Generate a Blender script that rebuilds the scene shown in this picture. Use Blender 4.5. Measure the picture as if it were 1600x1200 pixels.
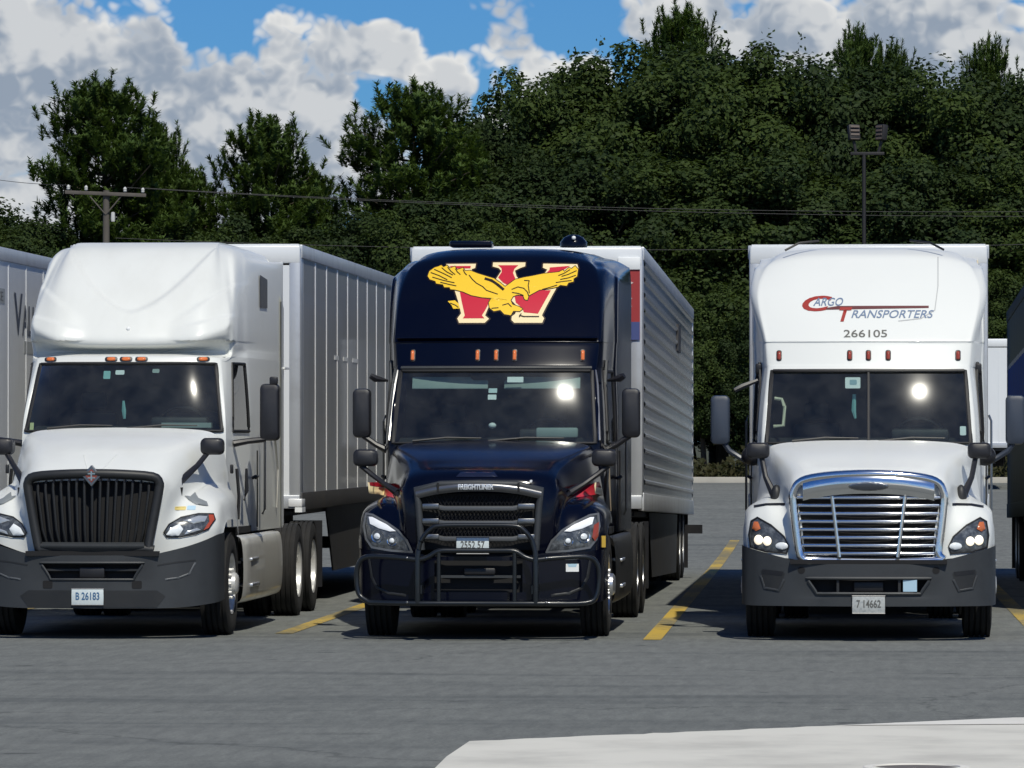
import bpy, bmesh, math, random
from mathutils import Vector, Matrix, geometry
from mathutils.bvhtree import BVHTree
import numpy as np

R = math.radians
for o in list(bpy.data.objects):
    bpy.data.objects.remove(o)
scene = bpy.context.scene
col = scene.collection

# ------------------------------------------------------------------ camera, world, sun, exposure
CAM_H = 1.91
FPX = 7920.0                       # focal length in photograph pixels (1600 wide)
cam_d = bpy.data.cameras.new('camera')
cam_d.sensor_width = 36.0
cam_d.lens = 36.0 * FPX / 1600.0
cam_d.clip_start = 0.5
cam_d.clip_end = 6000
cam = bpy.data.objects.new('camera', cam_d)
col.objects.link(cam)
cam.location = (0, 0, CAM_H)
YAW = math.atan(557 / FPX)
PITCH = math.atan(87 / FPX)
cam.rotation_euler = (R(90) + PITCH, 0, YAW)
scene.camera = cam

SUN = Vector((1.05, -3.3, 4.1)).normalized()
sun_el = math.asin(SUN.z)
sun_az = math.atan2(SUN.x, SUN.y)
sd = bpy.data.lights.new('sun', 'SUN')
sd.energy = 3.6
sd.angle = R(0.53)
sd.color = (1.0, 0.955, 0.835)
so = bpy.data.objects.new('sun', sd)
col.objects.link(so)
so.rotation_euler = SUN.to_track_quat('Z', 'Y').to_euler()
so.location = (20, -40, 60)

vs = scene.view_settings
vs.view_transform = 'Standard'
vs.look = 'None'
vs.exposure = 0.0
vs.gamma = 1.0
vs.use_curve_mapping = False
scene.cycles.use_denoising = True
scene.cycles.max_bounces = 8
scene.cycles.transparent_max_bounces = 16
scene.cycles.sample_clamp_indirect = 6.0


class NT:
    """small node-tree helper"""
    def __init__(self, tree):
        self.t = tree
        self.n = tree.nodes
        self.l = tree.links

    def node(self, typ, **kw):
        nd = self.n.new(typ)
        for k, v in kw.items():
            if k.startswith('i_'):
                key = k[2:]
                key = int(key) if key.isdigit() else key.replace('_', ' ')
                self.set(nd.inputs[key], v)
            else:
                setattr(nd, k, v)
        return nd

    def set(self, inp, v):
        if isinstance(v, bpy.types.NodeSocket):
            self.l.new(v, inp)
        elif isinstance(v, bpy.types.Node):
            self.l.new(v.outputs[0], inp)
        else:
            inp.default_value = v

    def math(self, op, a, b=0.0, c=0.0, clamp=False):
        nd = self.n.new('ShaderNodeMath')
        nd.operation = op
        nd.use_clamp = clamp
        self.set(nd.inputs[0], a)
        self.set(nd.inputs[1], b)
        self.set(nd.inputs[2], c)
        return nd.outputs[0]

    def vmath(self, op, a, b=(0, 0, 0), out=0):
        nd = self.n.new('ShaderNodeVectorMath')
        nd.operation = op
        self.set(nd.inputs[0], a)
        self.set(nd.inputs[1], b)
        return nd.outputs[out]

    def mix(self, fac, a, b, blend='MIX'):
        nd = self.n.new('ShaderNodeMix')
        nd.data_type = 'RGBA'
        nd.blend_type = blend
        self.set(nd.inputs['Factor'], fac)
        self.set(nd.inputs[6], a)
        self.set(nd.inputs[7], b)
        return nd.outputs[2]

    def ramp(self, fac, lo, hi, a=0.0, b=1.0, smooth=True):
        nd = self.n.new('ShaderNodeMapRange')
        nd.interpolation_type = 'SMOOTHSTEP' if smooth else 'LINEAR'
        nd.clamp = True
        self.set(nd.inputs[0], fac)
        for i, v in enumerate((lo, hi, a, b)):
            self.set(nd.inputs[i + 1], v)
        return nd.outputs[0]

    def noise(self, vec, scale, detail=4.0, rough=0.5, dist=0.0, out='Fac'):
        nd = self.n.new('ShaderNodeTexNoise')
        if vec is not None:
            self.set(nd.inputs['Vector'], vec)
        nd.inputs['Scale'].default_value = scale
        nd.inputs['Detail'].default_value = detail
        nd.inputs['Roughness'].default_value = rough
        nd.inputs['Distortion'].default_value = dist
        return nd.outputs[out]


def rgba(c):
    return (c[0], c[1], c[2], 1.0) if not isinstance(c, (int, float)) else (c, c, c, 1.0)


def view_dir(px, py):
    """direction of a photograph pixel (1600x1200) in world space"""
    v = Vector(((px - 800) / FPX, (600 - py) / FPX, -1.0))
    v.rotate(cam.rotation_euler)
    return v.normalized()


def at(px, py, Y):
    """world point seen at a photograph pixel at depth Y"""
    d = view_dir(px, py)
    return Vector((0, 0, CAM_H)) + d * (Y / d.y)


# ---- world: Nishita sky with a layer of fair-weather cumulus
world = bpy.data.worlds.new('World')
scene.world = world
world.use_nodes = True
W = NT(world.node_tree)
W.n.clear()
sky = W.node('ShaderNodeTexSky', sky_type='NISHITA', sun_disc=False)
sky.sun_elevation = sun_el
sky.sun_rotation = sun_az
sky.air_density = 1.0
sky.dust_density = 0.15
sky.ozone_density = 3.0
sky.altitude = 200
tc = W.node('ShaderNodeTexCoord')
D = W.vmath('NORMALIZE', tc.outputs['Generated'])


def cloud_density(vec):
    """billowing density: broad masses carved by cauliflower-like cells"""
    wv = W.noise(vec, 26.0, 3.0, 0.5, 0.0, 'Color')
    w2 = W.vmath('MULTIPLY', W.vmath('SUBTRACT', wv, (0.5, 0.5, 0.5)), (0.013, 0.013, 0.011))
    v2 = W.vmath('ADD', vec, w2)
    st = W.vmath('MULTIPLY', v2, (1.0, 1.0, 1.25))
    big = W.noise(st, 14.0, 1.0, 0.5)
    puff = None
    for (sc_, wt) in ((38.0, .48), (84.0, .27), (185.0, .17), (400.0, .10)):     # rounded billows at four sizes
        nz_ = W.noise(st if sc_ < 100 else W.vmath('MULTIPLY', vec, (1.0, 1.0, 1.1)), sc_, 0.0, 0.5)
        bl = W.math('MULTIPLY', W.math('ABSOLUTE', W.math('SUBTRACT', nz_, 0.5)), 2.0 * wt)
        puff = bl if puff is None else W.math('ADD', puff, bl)
    return W.math('ADD', W.math('MULTIPLY', big, 0.62), W.math('MULTIPLY_ADD', puff, 0.85, 0.015))


# fair-weather cloud banks and clear gaps of the stretch of sky in view: (px, py, radius px, weight)
BANKS = [(290, 170, 110, .12), (240, 90, 60, .09), (330, 280, 220, .14), (560, 260, 100, .10), (40, 60, 150, .15), (190, 130, 130, .16), (300, 200, 150, .15), (60, 240, 190, .15), (420, 150, 110, .16), (490, 230, 120, .13),
         (510, 75, 85, .17), (610, 72, 60, .17), (430, 40, 50, .14), (355, 130, 70, .08), (800, 65, 60, .13), (700, 165, 65, .11), (840, 120, 70, .06),
         (1110, 40, 140, .16), (1300, 60, 160, .15), (1510, 70, 160, .17), (1210, 120, 160, .10), (1430, 150, 150, .10), (1400, 10, 120, .08), (990, 30, 60, .06),
         (315, 12, 75, -.26), (560, 0, 60, -.14), (690, 25, 75, -.24), (590, 145, 45, -.20), (655, 115, 40, -.14), (740, 105, 35, -.10), (895, 25, 75, -.24),
         (365, 55, 30, -.14)]


def bank_field(vec):
    s = None
    for (px, py, r, w) in BANKS:
        d = view_dir(px, py)
        dist = W.vmath('DISTANCE', vec, tuple(d), out='Value')
        f = W.ramp(dist, 0.0, r / FPX * 1.25, w, 0.0)
        s = f if s is None else W.math('ADD', s, f)
    return s


dens0 = cloud_density(D)
Dup = W.vmath('ADD', D, (0.0024, 0.0, 0.0060))
dens1 = cloud_density(Dup)
bank = bank_field(D)
# cumulus crowds towards the horizon and thins overhead
el = W.node('ShaderNodeSeparateXYZ', i_Vector=D)
thin = W.ramp(el.outputs[2], 0.12, 0.60, 0.0, -0.30)
cov = W.math('ADD', W.math('ADD', dens0, bank), thin)
mask = W.ramp(cov, 0.485, 0.605)
# shading: tops and sun sides bright, bodies blue grey
lit = W.ramp(W.math('SUBTRACT', dens0, dens1), -0.08, 0.12)
thick = W.ramp(cov, 0.53, 0.72)
tone = W.math('ADD', W.math('MULTIPLY', lit, 0.62), W.math('MULTIPLY', W.math('SUBTRACT', 1.0, thick), 0.45), clamp=True)
cloudcol = W.mix(tone, (5.2, 6.3, 7.9, 1), (14.6, 14.6, 14.3, 1))
skyc = W.mix(1.0, sky.outputs[0], (0.35, 0.78, 1.36, 1), 'MULTIPLY')
mixc = W.mix(mask, skyc, cloudcol)
bg = W.node('ShaderNodeBackground', i_Color=mixc, i_Strength=0.055)
wo = W.node('ShaderNodeOutputWorld')
W.l.new(bg.outputs[0], wo.inputs['Surface'])

# ------------------------------------------------------------------ materials
MATS = {}


def mat(name, color=(.8, .8, .8), rough=.5, metal=0.0, coat=0.0, var=0.0, vscale=3.0, stretch=(1, 1, 1), color2=None, bump=0.0, bscale=60.0, emit=None, spec=0.5):
    if name in MATS:
        return MATS[name]
    m = bpy.data.materials.new(name)
    m.use_nodes = True
    T = NT(m.node_tree)
    b = T.n['Principled BSDF']
    b.inputs['Base Color'].default_value = rgba(color)
    b.inputs['Roughness'].default_value = rough
    b.inputs['Metallic'].default_value = metal
    b.inputs['Coat Weight'].default_value = coat
    b.inputs['Coat Roughness'].default_value = 0.04
    b.inputs['Specular IOR Level'].default_value = spec
    if var > 0 or bump > 0:
        tcn = T.node('ShaderNodeTexCoord')
        v = T.vmath('MULTIPLY', tcn.outputs['Object'], stretch)
    if var > 0:
        n1 = T.noise(v, vscale, 6.0, 0.6)
        c2 = rgba(color2) if color2 is not None else rgba([c * 0.45 for c in color])
        fac = T.math('MULTIPLY', T.ramp(n1, 0.40, 0.75), var)
        T.l.new(T.mix(fac, rgba(color), c2), b.inputs['Base Color'])
        T.l.new(T.math('ADD', T.math('MULTIPLY', n1, 0.25 * var), rough - 0.1 * var), b.inputs['Roughness'])
    if bump > 0:
        n2 = T.noise(v, bscale, 4.0, 0.6)
        bp = T.node('ShaderNodeBump', i_Strength=bump, i_Distance=0.01, i_Height=n2)
        T.l.new(bp.outputs[0], b.inputs['Normal'])
    if emit is not None:
        b.inputs['Emission Color'].default_value = rgba(emit[0])
        b.inputs['Emission Strength'].default_value = emit[1]
    MATS[name] = m
    return m


def glass_mat(name, tint, fac_boost=0.0, rough=0.03, haze=0.0):
    m = bpy.data.materials.new(name)
    m.use_nodes = True
    T = NT(m.node_tree)
    T.n.clear()
    tr = T.node('ShaderNodeBsdfTransparent', i_Color=rgba(tint))
    gl = T.node('ShaderNodeBsdfGlossy', i_Color=(1, 1, 1, 1), i_Roughness=rough)
    gw = T.node('ShaderNodeBsdfGlossy', i_Color=(1, 1, 1, 1), i_Roughness=0.13)
    gm = T.node('ShaderNodeMixShader', i_0=0.045)
    T.l.new(gl.outputs[0], gm.inputs[1])
    T.l.new(gw.outputs[0], gm.inputs[2])
    fr = T.node('ShaderNodeFresnel', i_IOR=1.5)
    f = T.math('ADD', T.math('MULTIPLY', fr.outputs[0], 1.0), fac_boost, clamp=True)
    mx = T.node('ShaderNodeMixShader', i_0=f)
    T.l.new(tr.outputs[0], mx.inputs[1])
    T.l.new(gm.outputs[0], mx.inputs[2])
    last = mx
    if haze > 0:      # road film on the glass
        df = T.node('ShaderNodeBsdfDiffuse', i_Color=(.55, .55, .52, 1))
        tcn = T.node('ShaderNodeTexCoord')
        nz = T.noise(tcn.outputs['Object'], 5.0, 5.0, 0.6)
        mh = T.node('ShaderNodeMixShader', i_0=T.math('MULTIPLY', T.ramp(nz, .0, 1.1), haze))
        T.l.new(mx.outputs[0], mh.inputs[1])
        T.l.new(df.outputs[0], mh.inputs[2])
        last = mh
    out = T.node('ShaderNodeOutputMaterial')
    T.l.new(last.outputs[0], out.inputs['Surface'])
    MATS[name] = m
    return m


M_WHITE = mat('white_paint', (.73, .745, .715), .34, coat=.15, spec=.35, var=.22, vscale=1.6, stretch=(1.6, 1.0, .5), color2=(.54, .54, .50))
M_WHITE2 = mat('white_paint_fresh', (.76, .775, .745), .34, coat=.15, spec=.35, var=.10, vscale=1.5, color2=(.66, .66, .64))
M_NAVY = mat('navy_paint', (.0016, .0023, .0085), .16, coat=.10, var=.12, vscale=2.0, color2=(.008, .009, .012), spec=.28)
M_PLAST = mat('grey_plastic', (.033, .037, .041), .55, var=.5, vscale=4.0, color2=(.020, .022, .025), bump=.08, bscale=220)
M_PLAST_D = mat('dark_plastic', (.016, .017, .018), .5, var=.4, vscale=5.0, color2=(.030, .030, .030))
M_BLACK = mat('black_plastic', (.010, .010, .012), .45, var=.3, vscale=7.0, color2=(.03, .03, .03))
M_MIRROR = mat('mirror_shell', (.012, .012, .015), .42, var=.3, vscale=9.0, color2=(.025, .025, .027))
M_VOID = mat('recess_black', (.006, .006, .007), .8)
M_CHROME = mat('chrome', (.90, .90, .90), .13, 1.0, var=.1, vscale=8, color2=(.6, .6, .6))
M_SATIN = mat('satin_metal', (.30, .30, .30), .32, 1.0)
M_ALU = mat('aluminium', (.72, .73, .74), .30, .9, var=.3, vscale=6, color2=(.45, .44, .42))
M_RUBBER = mat('tyre_rubber', (.011, .011, .011), .85, var=.5, vscale=9, color2=(.030, .028, .026), bump=.2, bscale=90)
M_RIM = mat('rim_white', (.70, .70, .68), .35, .35, var=.4, vscale=8, color2=(.35, .32, .28))
M_STEEL = mat('chassis_steel', (.016, .016, .017), .6, var=.5, vscale=4, color2=(.04, .035, .03))
M_SEAL = mat('rubber_seal', (.008, .008, .009), .6)
M_AMBER = mat('amber_lens', (.75, .19, .05), .12, coat=.6)
M_AMBER_D = mat('amber_dark', (.30, .05, .025), .12, coat=.6)
M_CLEAR = mat('lamp_clear', (.82, .86, .88), .12, coat=.5)
M_LAMPBODY = mat('lamp_housing', (.05, .055, .06), .18, coat=.8, var=.6, vscale=18, color2=(.24, .26, .28))
M_LAMPON = mat('lamp_lit', (.9, .88, .8), .2, emit=((1.0, .86, .62), 0.9))
M_SEATS = mat('seat_fabric', (.075, .078, .082), .8)
M_DASH = mat('dash_vinyl', (.028, .028, .030), .6)
M_CABIN = mat('cabin_lining', (.11, .105, .10), .8)
M_VISOR = mat('visor_vinyl', (.30, .36, .35), .6)
M_PAPER = mat('paper_white', (.80, .82, .82), .6)
M_TEAL = mat('sticker_teal', (.25, .5, .5), .5)
M_RED = mat('decal_red', (.56, .024, .045), .35)
M_YELLOW = mat('decal_yellow', (.88, .56, .035), .35)
M_CREAM = mat('decal_cream', (.88, .72, .42), .35)
M_DKLINE = mat('decal_black', (.020, .010, .006), .4)
M_REDTXT = mat('lettering_red', (.34, .035, .025), .4)
M_DKTXT = mat('lettering_dark', (.13, .035, .035), .4)
M_BLUETXT = mat('lettering_blue', (.16, .22, .33), .4)
M_GREYTXT = mat('lettering_grey', (.12, .12, .11), .4)
M_NAVYTXT = mat('lettering_navy', (.045, .06, .10), .4)
M_PLATE = mat('plate_white', (.62, .68, .68), .4, var=.4, vscale=25, color2=(.45, .56, .62))
M_PLATEG = mat('plate_grey', (.45, .47, .46), .4, var=.6, vscale=40, color2=(.22, .24, .25))
M_TRWHITE = mat('trailer_white', (.76, .78, .79), .30, .05, coat=.2, var=.35, vscale=1.6, stretch=(1, 1, .35), color2=(.58, .59, .59))
M_TRSIDE = mat('trailer_panel', (.52, .525, .53), .30, .40, coat=.2, var=.45, vscale=1.2, stretch=(1, 1, .3), color2=(.36, .355, .355))
M_TRPOST = mat('trailer_joint', (.85, .86, .86), .35, .2)
M_TRRAIL = mat('trailer_rail', (.55, .57, .59), .35, .4, var=.4, vscale=3, color2=(.33, .33, .33))
M_TRSTEEL = mat('trailer_fluted', (.55, .56, .57), .24, .65, var=.4, vscale=2.2, stretch=(1, 1, 1.5), color2=(.38, .38, .38), bump=.20, bscale=4.5)
M_TRDARK = mat('trailer_dark_steel', (.045, .045, .047), .5, var=.5, vscale=3, color2=(.08, .07, .06))
M_SILVER = mat('silver_fairing', (.70, .69, .64), .30, .15, coat=.3, var=.35, vscale=2, stretch=(1, 1, .6), color2=(.30, .29, .26))
M_GLASS = glass_mat('windshield_glass', (.62, .72, .70), 0.0, 0.035, 0.06)
M_SIDEGLASS = glass_mat('side_glass', (.10, .13, .14), 0.06, 0.02, 0.0)


# ------------------------------------------------------------------ scene-graph helpers
def link(name, me, m=None, parent=None):
    o = bpy.data.objects.new(name, me)
    col.objects.link(o)
    if m is not None and me is not None and not me.materials:
        for mm in (m if isinstance(m, (list, tuple)) else [m]):
            me.materials.append(mm)
    o.parent = parent
    return o


def thing(name, label, cat, loc=(0, 0, 0), group=None, rot=(0, 0, 0)):
    o = bpy.data.objects.new(name, None)
    o.empty_display_size = .2
    col.objects.link(o)
    o.location = loc
    o.rotation_euler = rot
    o['label'] = label
    o['category'] = cat
    if group:
        o['group'] = group
    return o


def tag(o, label, cat, group=None):
    o['label'] = label
    o['category'] = cat
    if group:
        o['group'] = group
    return o


def struct(o):
    o['kind'] = 'structure'
    return o


# ------------------------------------------------------------------ mesh builder
class MB:
    def __init__(self):
        self.v = []
        self.f = []

    def add(self, vs_, fs_):
        b = len(self.v)
        self.v += [tuple(p) for p in vs_]
        self.f += [tuple(i + b for i in f) for f in fs_]
        return self

    def box(self, c, s, rot=None):
        hx, hy, hz = s[0] / 2, s[1] / 2, s[2] / 2
        pts = [Vector((x, y, z)) for x in (-hx, hx) for y in (-hy, hy) for z in (-hz, hz)]
        if rot is not None:
            mt = Matrix.Rotation(rot[0], 3, 'X') if isinstance(rot, tuple) and len(rot) == 1 else None
            from mathutils import Euler
            e = Euler(rot)
            for p in pts:
                p.rotate(e)
        pts = [p + Vector(c) for p in pts]
        return self.add(pts, [(0, 1, 3, 2), (4, 6, 7, 5), (0, 4, 5, 1), (2, 3, 7, 6), (0, 2, 6, 4), (1, 5, 7, 3)])

    def span(self, a, b):
        c = [(a[i] + b[i]) / 2 for i in range(3)]
        s = [abs(b[i] - a[i]) for i in range(3)]
        return self.box(c, s)

    def tube(self, path, r, n=8, closed=False, sq=(1, 1), up=(0, 0, 1), caps=True):
        P = [Vector(p) for p in path]
        k = len(P)
        rs = r if isinstance(r, (list, tuple)) else [r] * k
        vs_, fs_ = [], []
        for i in range(k):
            if closed:
                t = P[(i + 1) % k] - P[i - 1]
            else:
                t = P[min(i + 1, k - 1)] - P[max(i - 1, 0)]
            t.normalize()
            u = Vector(up)
            if abs(t.dot(u)) > .97:
                u = Vector((1, 0, 0)) if abs(t.x) < .9 else Vector((0, 1, 0))
            s = t.cross(u).normalized()
            w = s.cross(t).normalized()
            for j in range(n):
                a = 2 * math.pi * j / n
                vs_.append(P[i] + s * (math.cos(a) * rs[i] * sq[0]) + w * (math.sin(a) * rs[i] * sq[1]))
        m = k if closed else k - 1
        for i in range(m):
            i2 = (i + 1) % k
            for j in range(n):
                j2 = (j + 1) % n
                fs_.append((i * n + j, i * n + j2, i2 * n + j2, i2 * n + j))
        if caps and not closed:
            fs_.append(tuple(range(n - 1, -1, -1)))
            fs_.append(tuple((k - 1) * n + j for j in range(n)))
        return self.add(vs_, fs_)

    def lathe(self, prof, c=(0, 0, 0), axis='X', n=32):
        """prof: list of (along, radius)"""
        vs_, fs_ = [], []
        for (a, r) in prof:
            for j in range(n):
                t = 2 * math.pi * j / n
                if axis == 'X':
                    p = (a, r * math.cos(t), r * math.sin(t))
                elif axis == 'Y':
                    p = (r * math.cos(t), a, r * math.sin(t))
                else:
                    p = (r * math.cos(t), r * math.sin(t), a)
                vs_.append((p[0] + c[0], p[1] + c[1], p[2] + c[2]))
        for i in range(len(prof) - 1):
            for j in range(n):
                j2 = (j + 1) % n
                fs_.append((i * n + j, i * n + j2, (i + 1) * n + j2, (i + 1) * n + j))
        return self.add(vs_, fs_)

    def prism(self, outline, y0, y1):
        """outline in x,z; extruded along y"""
        k = len(outline)
        vs_ = [(p[0], y0, p[1]) for p in outline] + [(p[0], y1, p[1]) for p in outline]
        fs_ = [tuple(range(k)), tuple(range(2 * k - 1, k - 1, -1))]
        for i in range(k):
            j = (i + 1) % k
            fs_.append((j, i, k + i, k + j))
        return self.add(vs_, fs_)

    def ball(self, c, r, nu=12, nv=8):
        rx, ry, rz = r if isinstance(r, (tuple, list)) else (r, r, r)
        vs_, fs_ = [], []
        for i in range(nv + 1):
            p = math.pi * i / nv
            for j in range(nu):
                t = 2 * math.pi * j / nu
                vs_.append((c[0] + rx * math.sin(p) * math.cos(t), c[1] + ry * math.sin(p) * math.sin(t), c[2] + rz * math.cos(p)))
        for i in range(nv):
            for j in range(nu):
                j2 = (j + 1) % nu
                fs_.append((i * nu + j, i * nu + j2, (i + 1) * nu + j2, (i + 1) * nu + j))
        return self.add(vs_, fs_)

    def mesh(self, name, smooth=40, bevel=0.0, segs=2):
        me = bpy.data.meshes.new(name)
        me.from_pydata(self.v, [], self.f)
        bm = bmesh.new()
        bm.from_mesh(me)
        bmesh.ops.remove_doubles(bm, verts=bm.verts, dist=1e-5)
        bmesh.ops.recalc_face_normals(bm, faces=bm.faces)
        if bevel > 0:
            es = [e for e in bm.edges if len(e.link_faces) == 2 and e.calc_face_angle(0) > R(30)]
            bmesh.ops.bevel(bm, geom=es, offset=bevel, segments=segs, profile=.5, affect='EDGES', clamp_overlap=True)
        bm.to_mesh(me)
        bm.free()
        if smooth:
            me.polygons.foreach_set('use_smooth', [True] * len(me.polygons))
            me.set_sharp_from_angle(angle=R(smooth))
        return me

    def build(self, name, m, parent=None, smooth=40, bevel=0.0, segs=2):
        return link(name, self.mesh(name, smooth, bevel, segs), m, parent)


def cr1(p0, p1, p2, p3, t):
    return 0.5 * ((2 * p1) + (p2 - p0) * t + (2 * p0 - 5 * p1 + 4 * p2 - p3) * t * t + (3 * p1 - p0 - 3 * p2 + p3) * t * t * t)


def cr(pts, n):
    """catmull-rom through pts, n samples per segment"""
    P = [np.array(p, float) for p in pts]
    out = []
    for i in range(len(P) - 1):
        p0 = P[i - 1] if i > 0 else 2 * P[0] - P[1]
        p3 = P[i + 2] if i + 2 < len(P) else 2 * P[-1] - P[-2]
        for k in range(n):
            out.append(cr1(p0, P[i], P[i + 1], p3, k / n))
    out.append(P[-1])
    return out


def loft(columns, nu=6, nv=6, mirror=True, holes=(), depth=0.0, warp=None, flat=None):
    """columns: half (x>=0) list of polylines. holes: (c0,c1,r0,r1[,both]) in control indices of the half.
    returns MB of the surface, list of MB for the hole patches, grid"""
    C = [[tuple(p) for p in c] for c in columns]
    off = 0
    if mirror:
        start = 1 if abs(C[0][0][0]) < 1e-6 else 0
        left = [[(-p[0], p[1], p[2]) for p in c] for c in reversed(C[start:])]
        off = len(left) - (1 - start)
        off = len(left)
        C = left + C if start else left + C
        off = len(left)
    cols = [cr(c, nv) for c in C]
    rows = len(cols[0])
    G = []
    for r in range(rows):
        G.append(cr([c[r] for c in cols], nu))
    nc = len(G[0])
    if flat:      # a windscreen: straight rake with a slight convex bow between two control rows
        c1f, r0f, r1f = flat
        a0, a1 = (off - c1f) * nu, (off + c1f) * nu
        for c in range(a0, a1 + 1):
            p0, p1 = G[r0f * nv][c].copy(), G[r1f * nv][c].copy()
            for r in range(r0f * nv, r1f * nv + 1):
                t = (r - r0f * nv) / float((r1f - r0f) * nv)
                g = p0 + (p1 - p0) * t
                g[1] = p0[1] + (p1[1] - p0[1]) * (t + .20 * (t * t - t))
                G[r][c] = g
    if warp:
        for r in range(rows):
            for c in range(nc):
                G[r][c] = np.array(warp(*G[r][c]))
    vs_ = [tuple(G[r][c]) for r in range(rows) for c in range(nc)]
    rects = []
    for h in holes:
        c0, c1, r0, r1 = h[:4]
        sides = []
        if not mirror:
            sides.append((c0, c1))
        elif c0 <= 0:
            sides.append((off - c1, off + c1))
        else:
            sides.append((off + c0, off + c1))
            sides.append((off - c1, off - c0))
        for (a, b) in sides:
            rects.append((a * nu, b * nu, r0 * nv, r1 * nv))
    main = MB()
    fs_ = []
    patches = [[] for _ in rects]
    for r in range(rows - 1):
        for c in range(nc - 1):
            q = (r * nc + c, r * nc + c + 1, (r + 1) * nc + c + 1, (r + 1) * nc + c)
            hit = None
            for k, (a, b, r0, r1) in enumerate(rects):
                if a <= c < b and r0 <= r < r1:
                    hit = k
            if hit is None:
                fs_.append(q)
            else:
                patches[hit].append(q)
    if depth:
        for (a, b, r0, r1) in rects:
            ring = [r0 * nc + c for c in range(a, b)] + [r * nc + b for r in range(r0, r1)] + \
                   [r1 * nc + c for c in range(b, a, -1)] + [r * nc + a for r in range(r1, r0, -1)]
            base = len(vs_)
            vs_ += [(vs_[i][0], vs_[i][1] + depth, vs_[i][2]) for i in ring]
            n = len(ring)
            for i in range(n):
                j = (i + 1) % n
                fs_.append((ring[i], ring[j], base + j, base + i))
    main.v, main.f = vs_, fs_
    pm = []
    for pf in patches:
        used = sorted({i for q in pf for i in q})
        mp = {i: k for k, i in enumerate(used)}
        m_ = MB()
        m_.v = [vs_[i] for i in used]
        m_.f = [tuple(mp[i] for i in q) for q in pf]
        pm.append(m_)
    rings = []
    for (a, b, r0, r1) in rects:
        rings.append([Vector(vs_[i]) for i in ([r0 * nc + c for c in range(a, b)] + [r * nc + b for r in range(r0, r1)] +
                      [r1 * nc + c for c in range(b, a, -1)] + [r * nc + a for r in range(r1, r0, -1)])])
    return main, pm, rings


def bvh_of(mb):
    return BVHTree.FromPolygons([Vector(v) for v in mb.v], mb.f)


def hit_y(bvh, x, z, default=0.5):
    h = bvh.ray_cast(Vector((x, -4, z)), Vector((0, 1, 0)))
    return (h[0], h[1]) if h[0] is not None else (Vector((x, default, z)), Vector((0, -1, 0)))


def decal_mesh(name, polys, bvh, off=.003, maxlen=.05, bulge=0.0):
    """polys: list of (x,z) outlines or a (verts, faces) tuple; laid onto the surface along +y"""
    bm = bmesh.new()
    if isinstance(polys, tuple):
        vl = [bm.verts.new((p[0], 0, p[1])) for p in polys[0]]
        for f in polys[1]:
            try:
                bm.faces.new([vl[i] for i in f])
            except ValueError:
                pass
    else:
        for pl in polys:
            tris = geometry.tessellate_polygon([[Vector((p[0], p[1], 0)) for p in pl]])
            vl = [bm.verts.new((p[0], 0, p[1])) for p in pl]
            for t in tris:
                try:
                    bm.faces.new([vl[i] for i in t])
                except ValueError:
                    pass
    edge0 = set()
    for v in bm.verts:
        if any(len(e.link_faces) == 1 for e in v.link_edges):
            edge0.add((round(v.co.x, 5), round(v.co.z, 5)))
    for _ in range(6):
        es = [e for e in bm.edges if e.calc_length() > maxlen]
        if not es:
            break
        bmesh.ops.subdivide_edges(bm, edges=es, cuts=1, use_grid_fill=False)
        bmesh.ops.triangulate(bm, faces=[f for f in bm.faces if len(f.verts) > 3])
    dist = {}
    if bulge:
        bnd = [v.co.copy() for v in bm.verts if v.is_boundary]
        mx = 1e-6
        for v in bm.verts:
            d = min((v.co - b).length for b in bnd)
            dist[v] = d
            mx = max(mx, d)
    for v in bm.verts:
        p, n = hit_y(bvh, v.co.x, v.co.z)
        o_ = off
        if bulge:
            o_ += bulge * math.sqrt(max(0.0, 1 - (1 - dist[v] / mx) ** 2))
        if n.y > 0:
            n = -n
        nn = (n + Vector((0, -1, 0))).normalized()
        v.co = p + nn * o_
    bmesh.ops.recalc_face_normals(bm, faces=bm.faces)
    if sum(f.normal.y for f in bm.faces) > 0:
        bmesh.ops.reverse_faces(bm, faces=bm.faces)
    me = bpy.data.meshes.new(name)
    bm.to_mesh(me)
    bm.free()
    me.polygons.foreach_set('use_smooth', [True] * len(me.polygons))
    return me


def side_decal(name, outline, bvh, m, parent, s, off=.004):
    """outline in (y, z) laid onto the flank on side s"""
    tris = geometry.tessellate_polygon([[Vector((q[0], q[1], 0)) for q in outline]])
    vs_ = []
    for (y, z) in outline:
        h = bvh.ray_cast(Vector((s * 4, y, z)), Vector((-s, 0, 0)))
        x = h[0].x if h[0] is not None else s * 1.2
        vs_.append((x + s * off, y, z))
    mb = MB()
    mb.add(vs_, [tuple(t_) for t_ in tris])
    return mb.build(name, m, parent, 0)


def decal(name, polys, bvh, m, parent, off=.003, maxlen=.05, bulge=0.0):
    return link(name, decal_mesh(name, polys, bvh, off, maxlen, bulge), m, parent)


def stroke(line, w):
    """thin quads along a 2-D polyline"""
    out = []
    for i in range(len(line) - 1):
        a, b = Vector(line[i]), Vector(line[i + 1])
        d = (b - a)
        if d.length < 1e-6:
            continue
        d.normalize()
        n = Vector((-d.y, d.x)) * (w / 2)
        e = d * (w * .3)
        out.append([tuple(a - e + n), tuple(a - e - n), tuple(b + e - n), tuple(b + e + n)])
    return out


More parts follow.
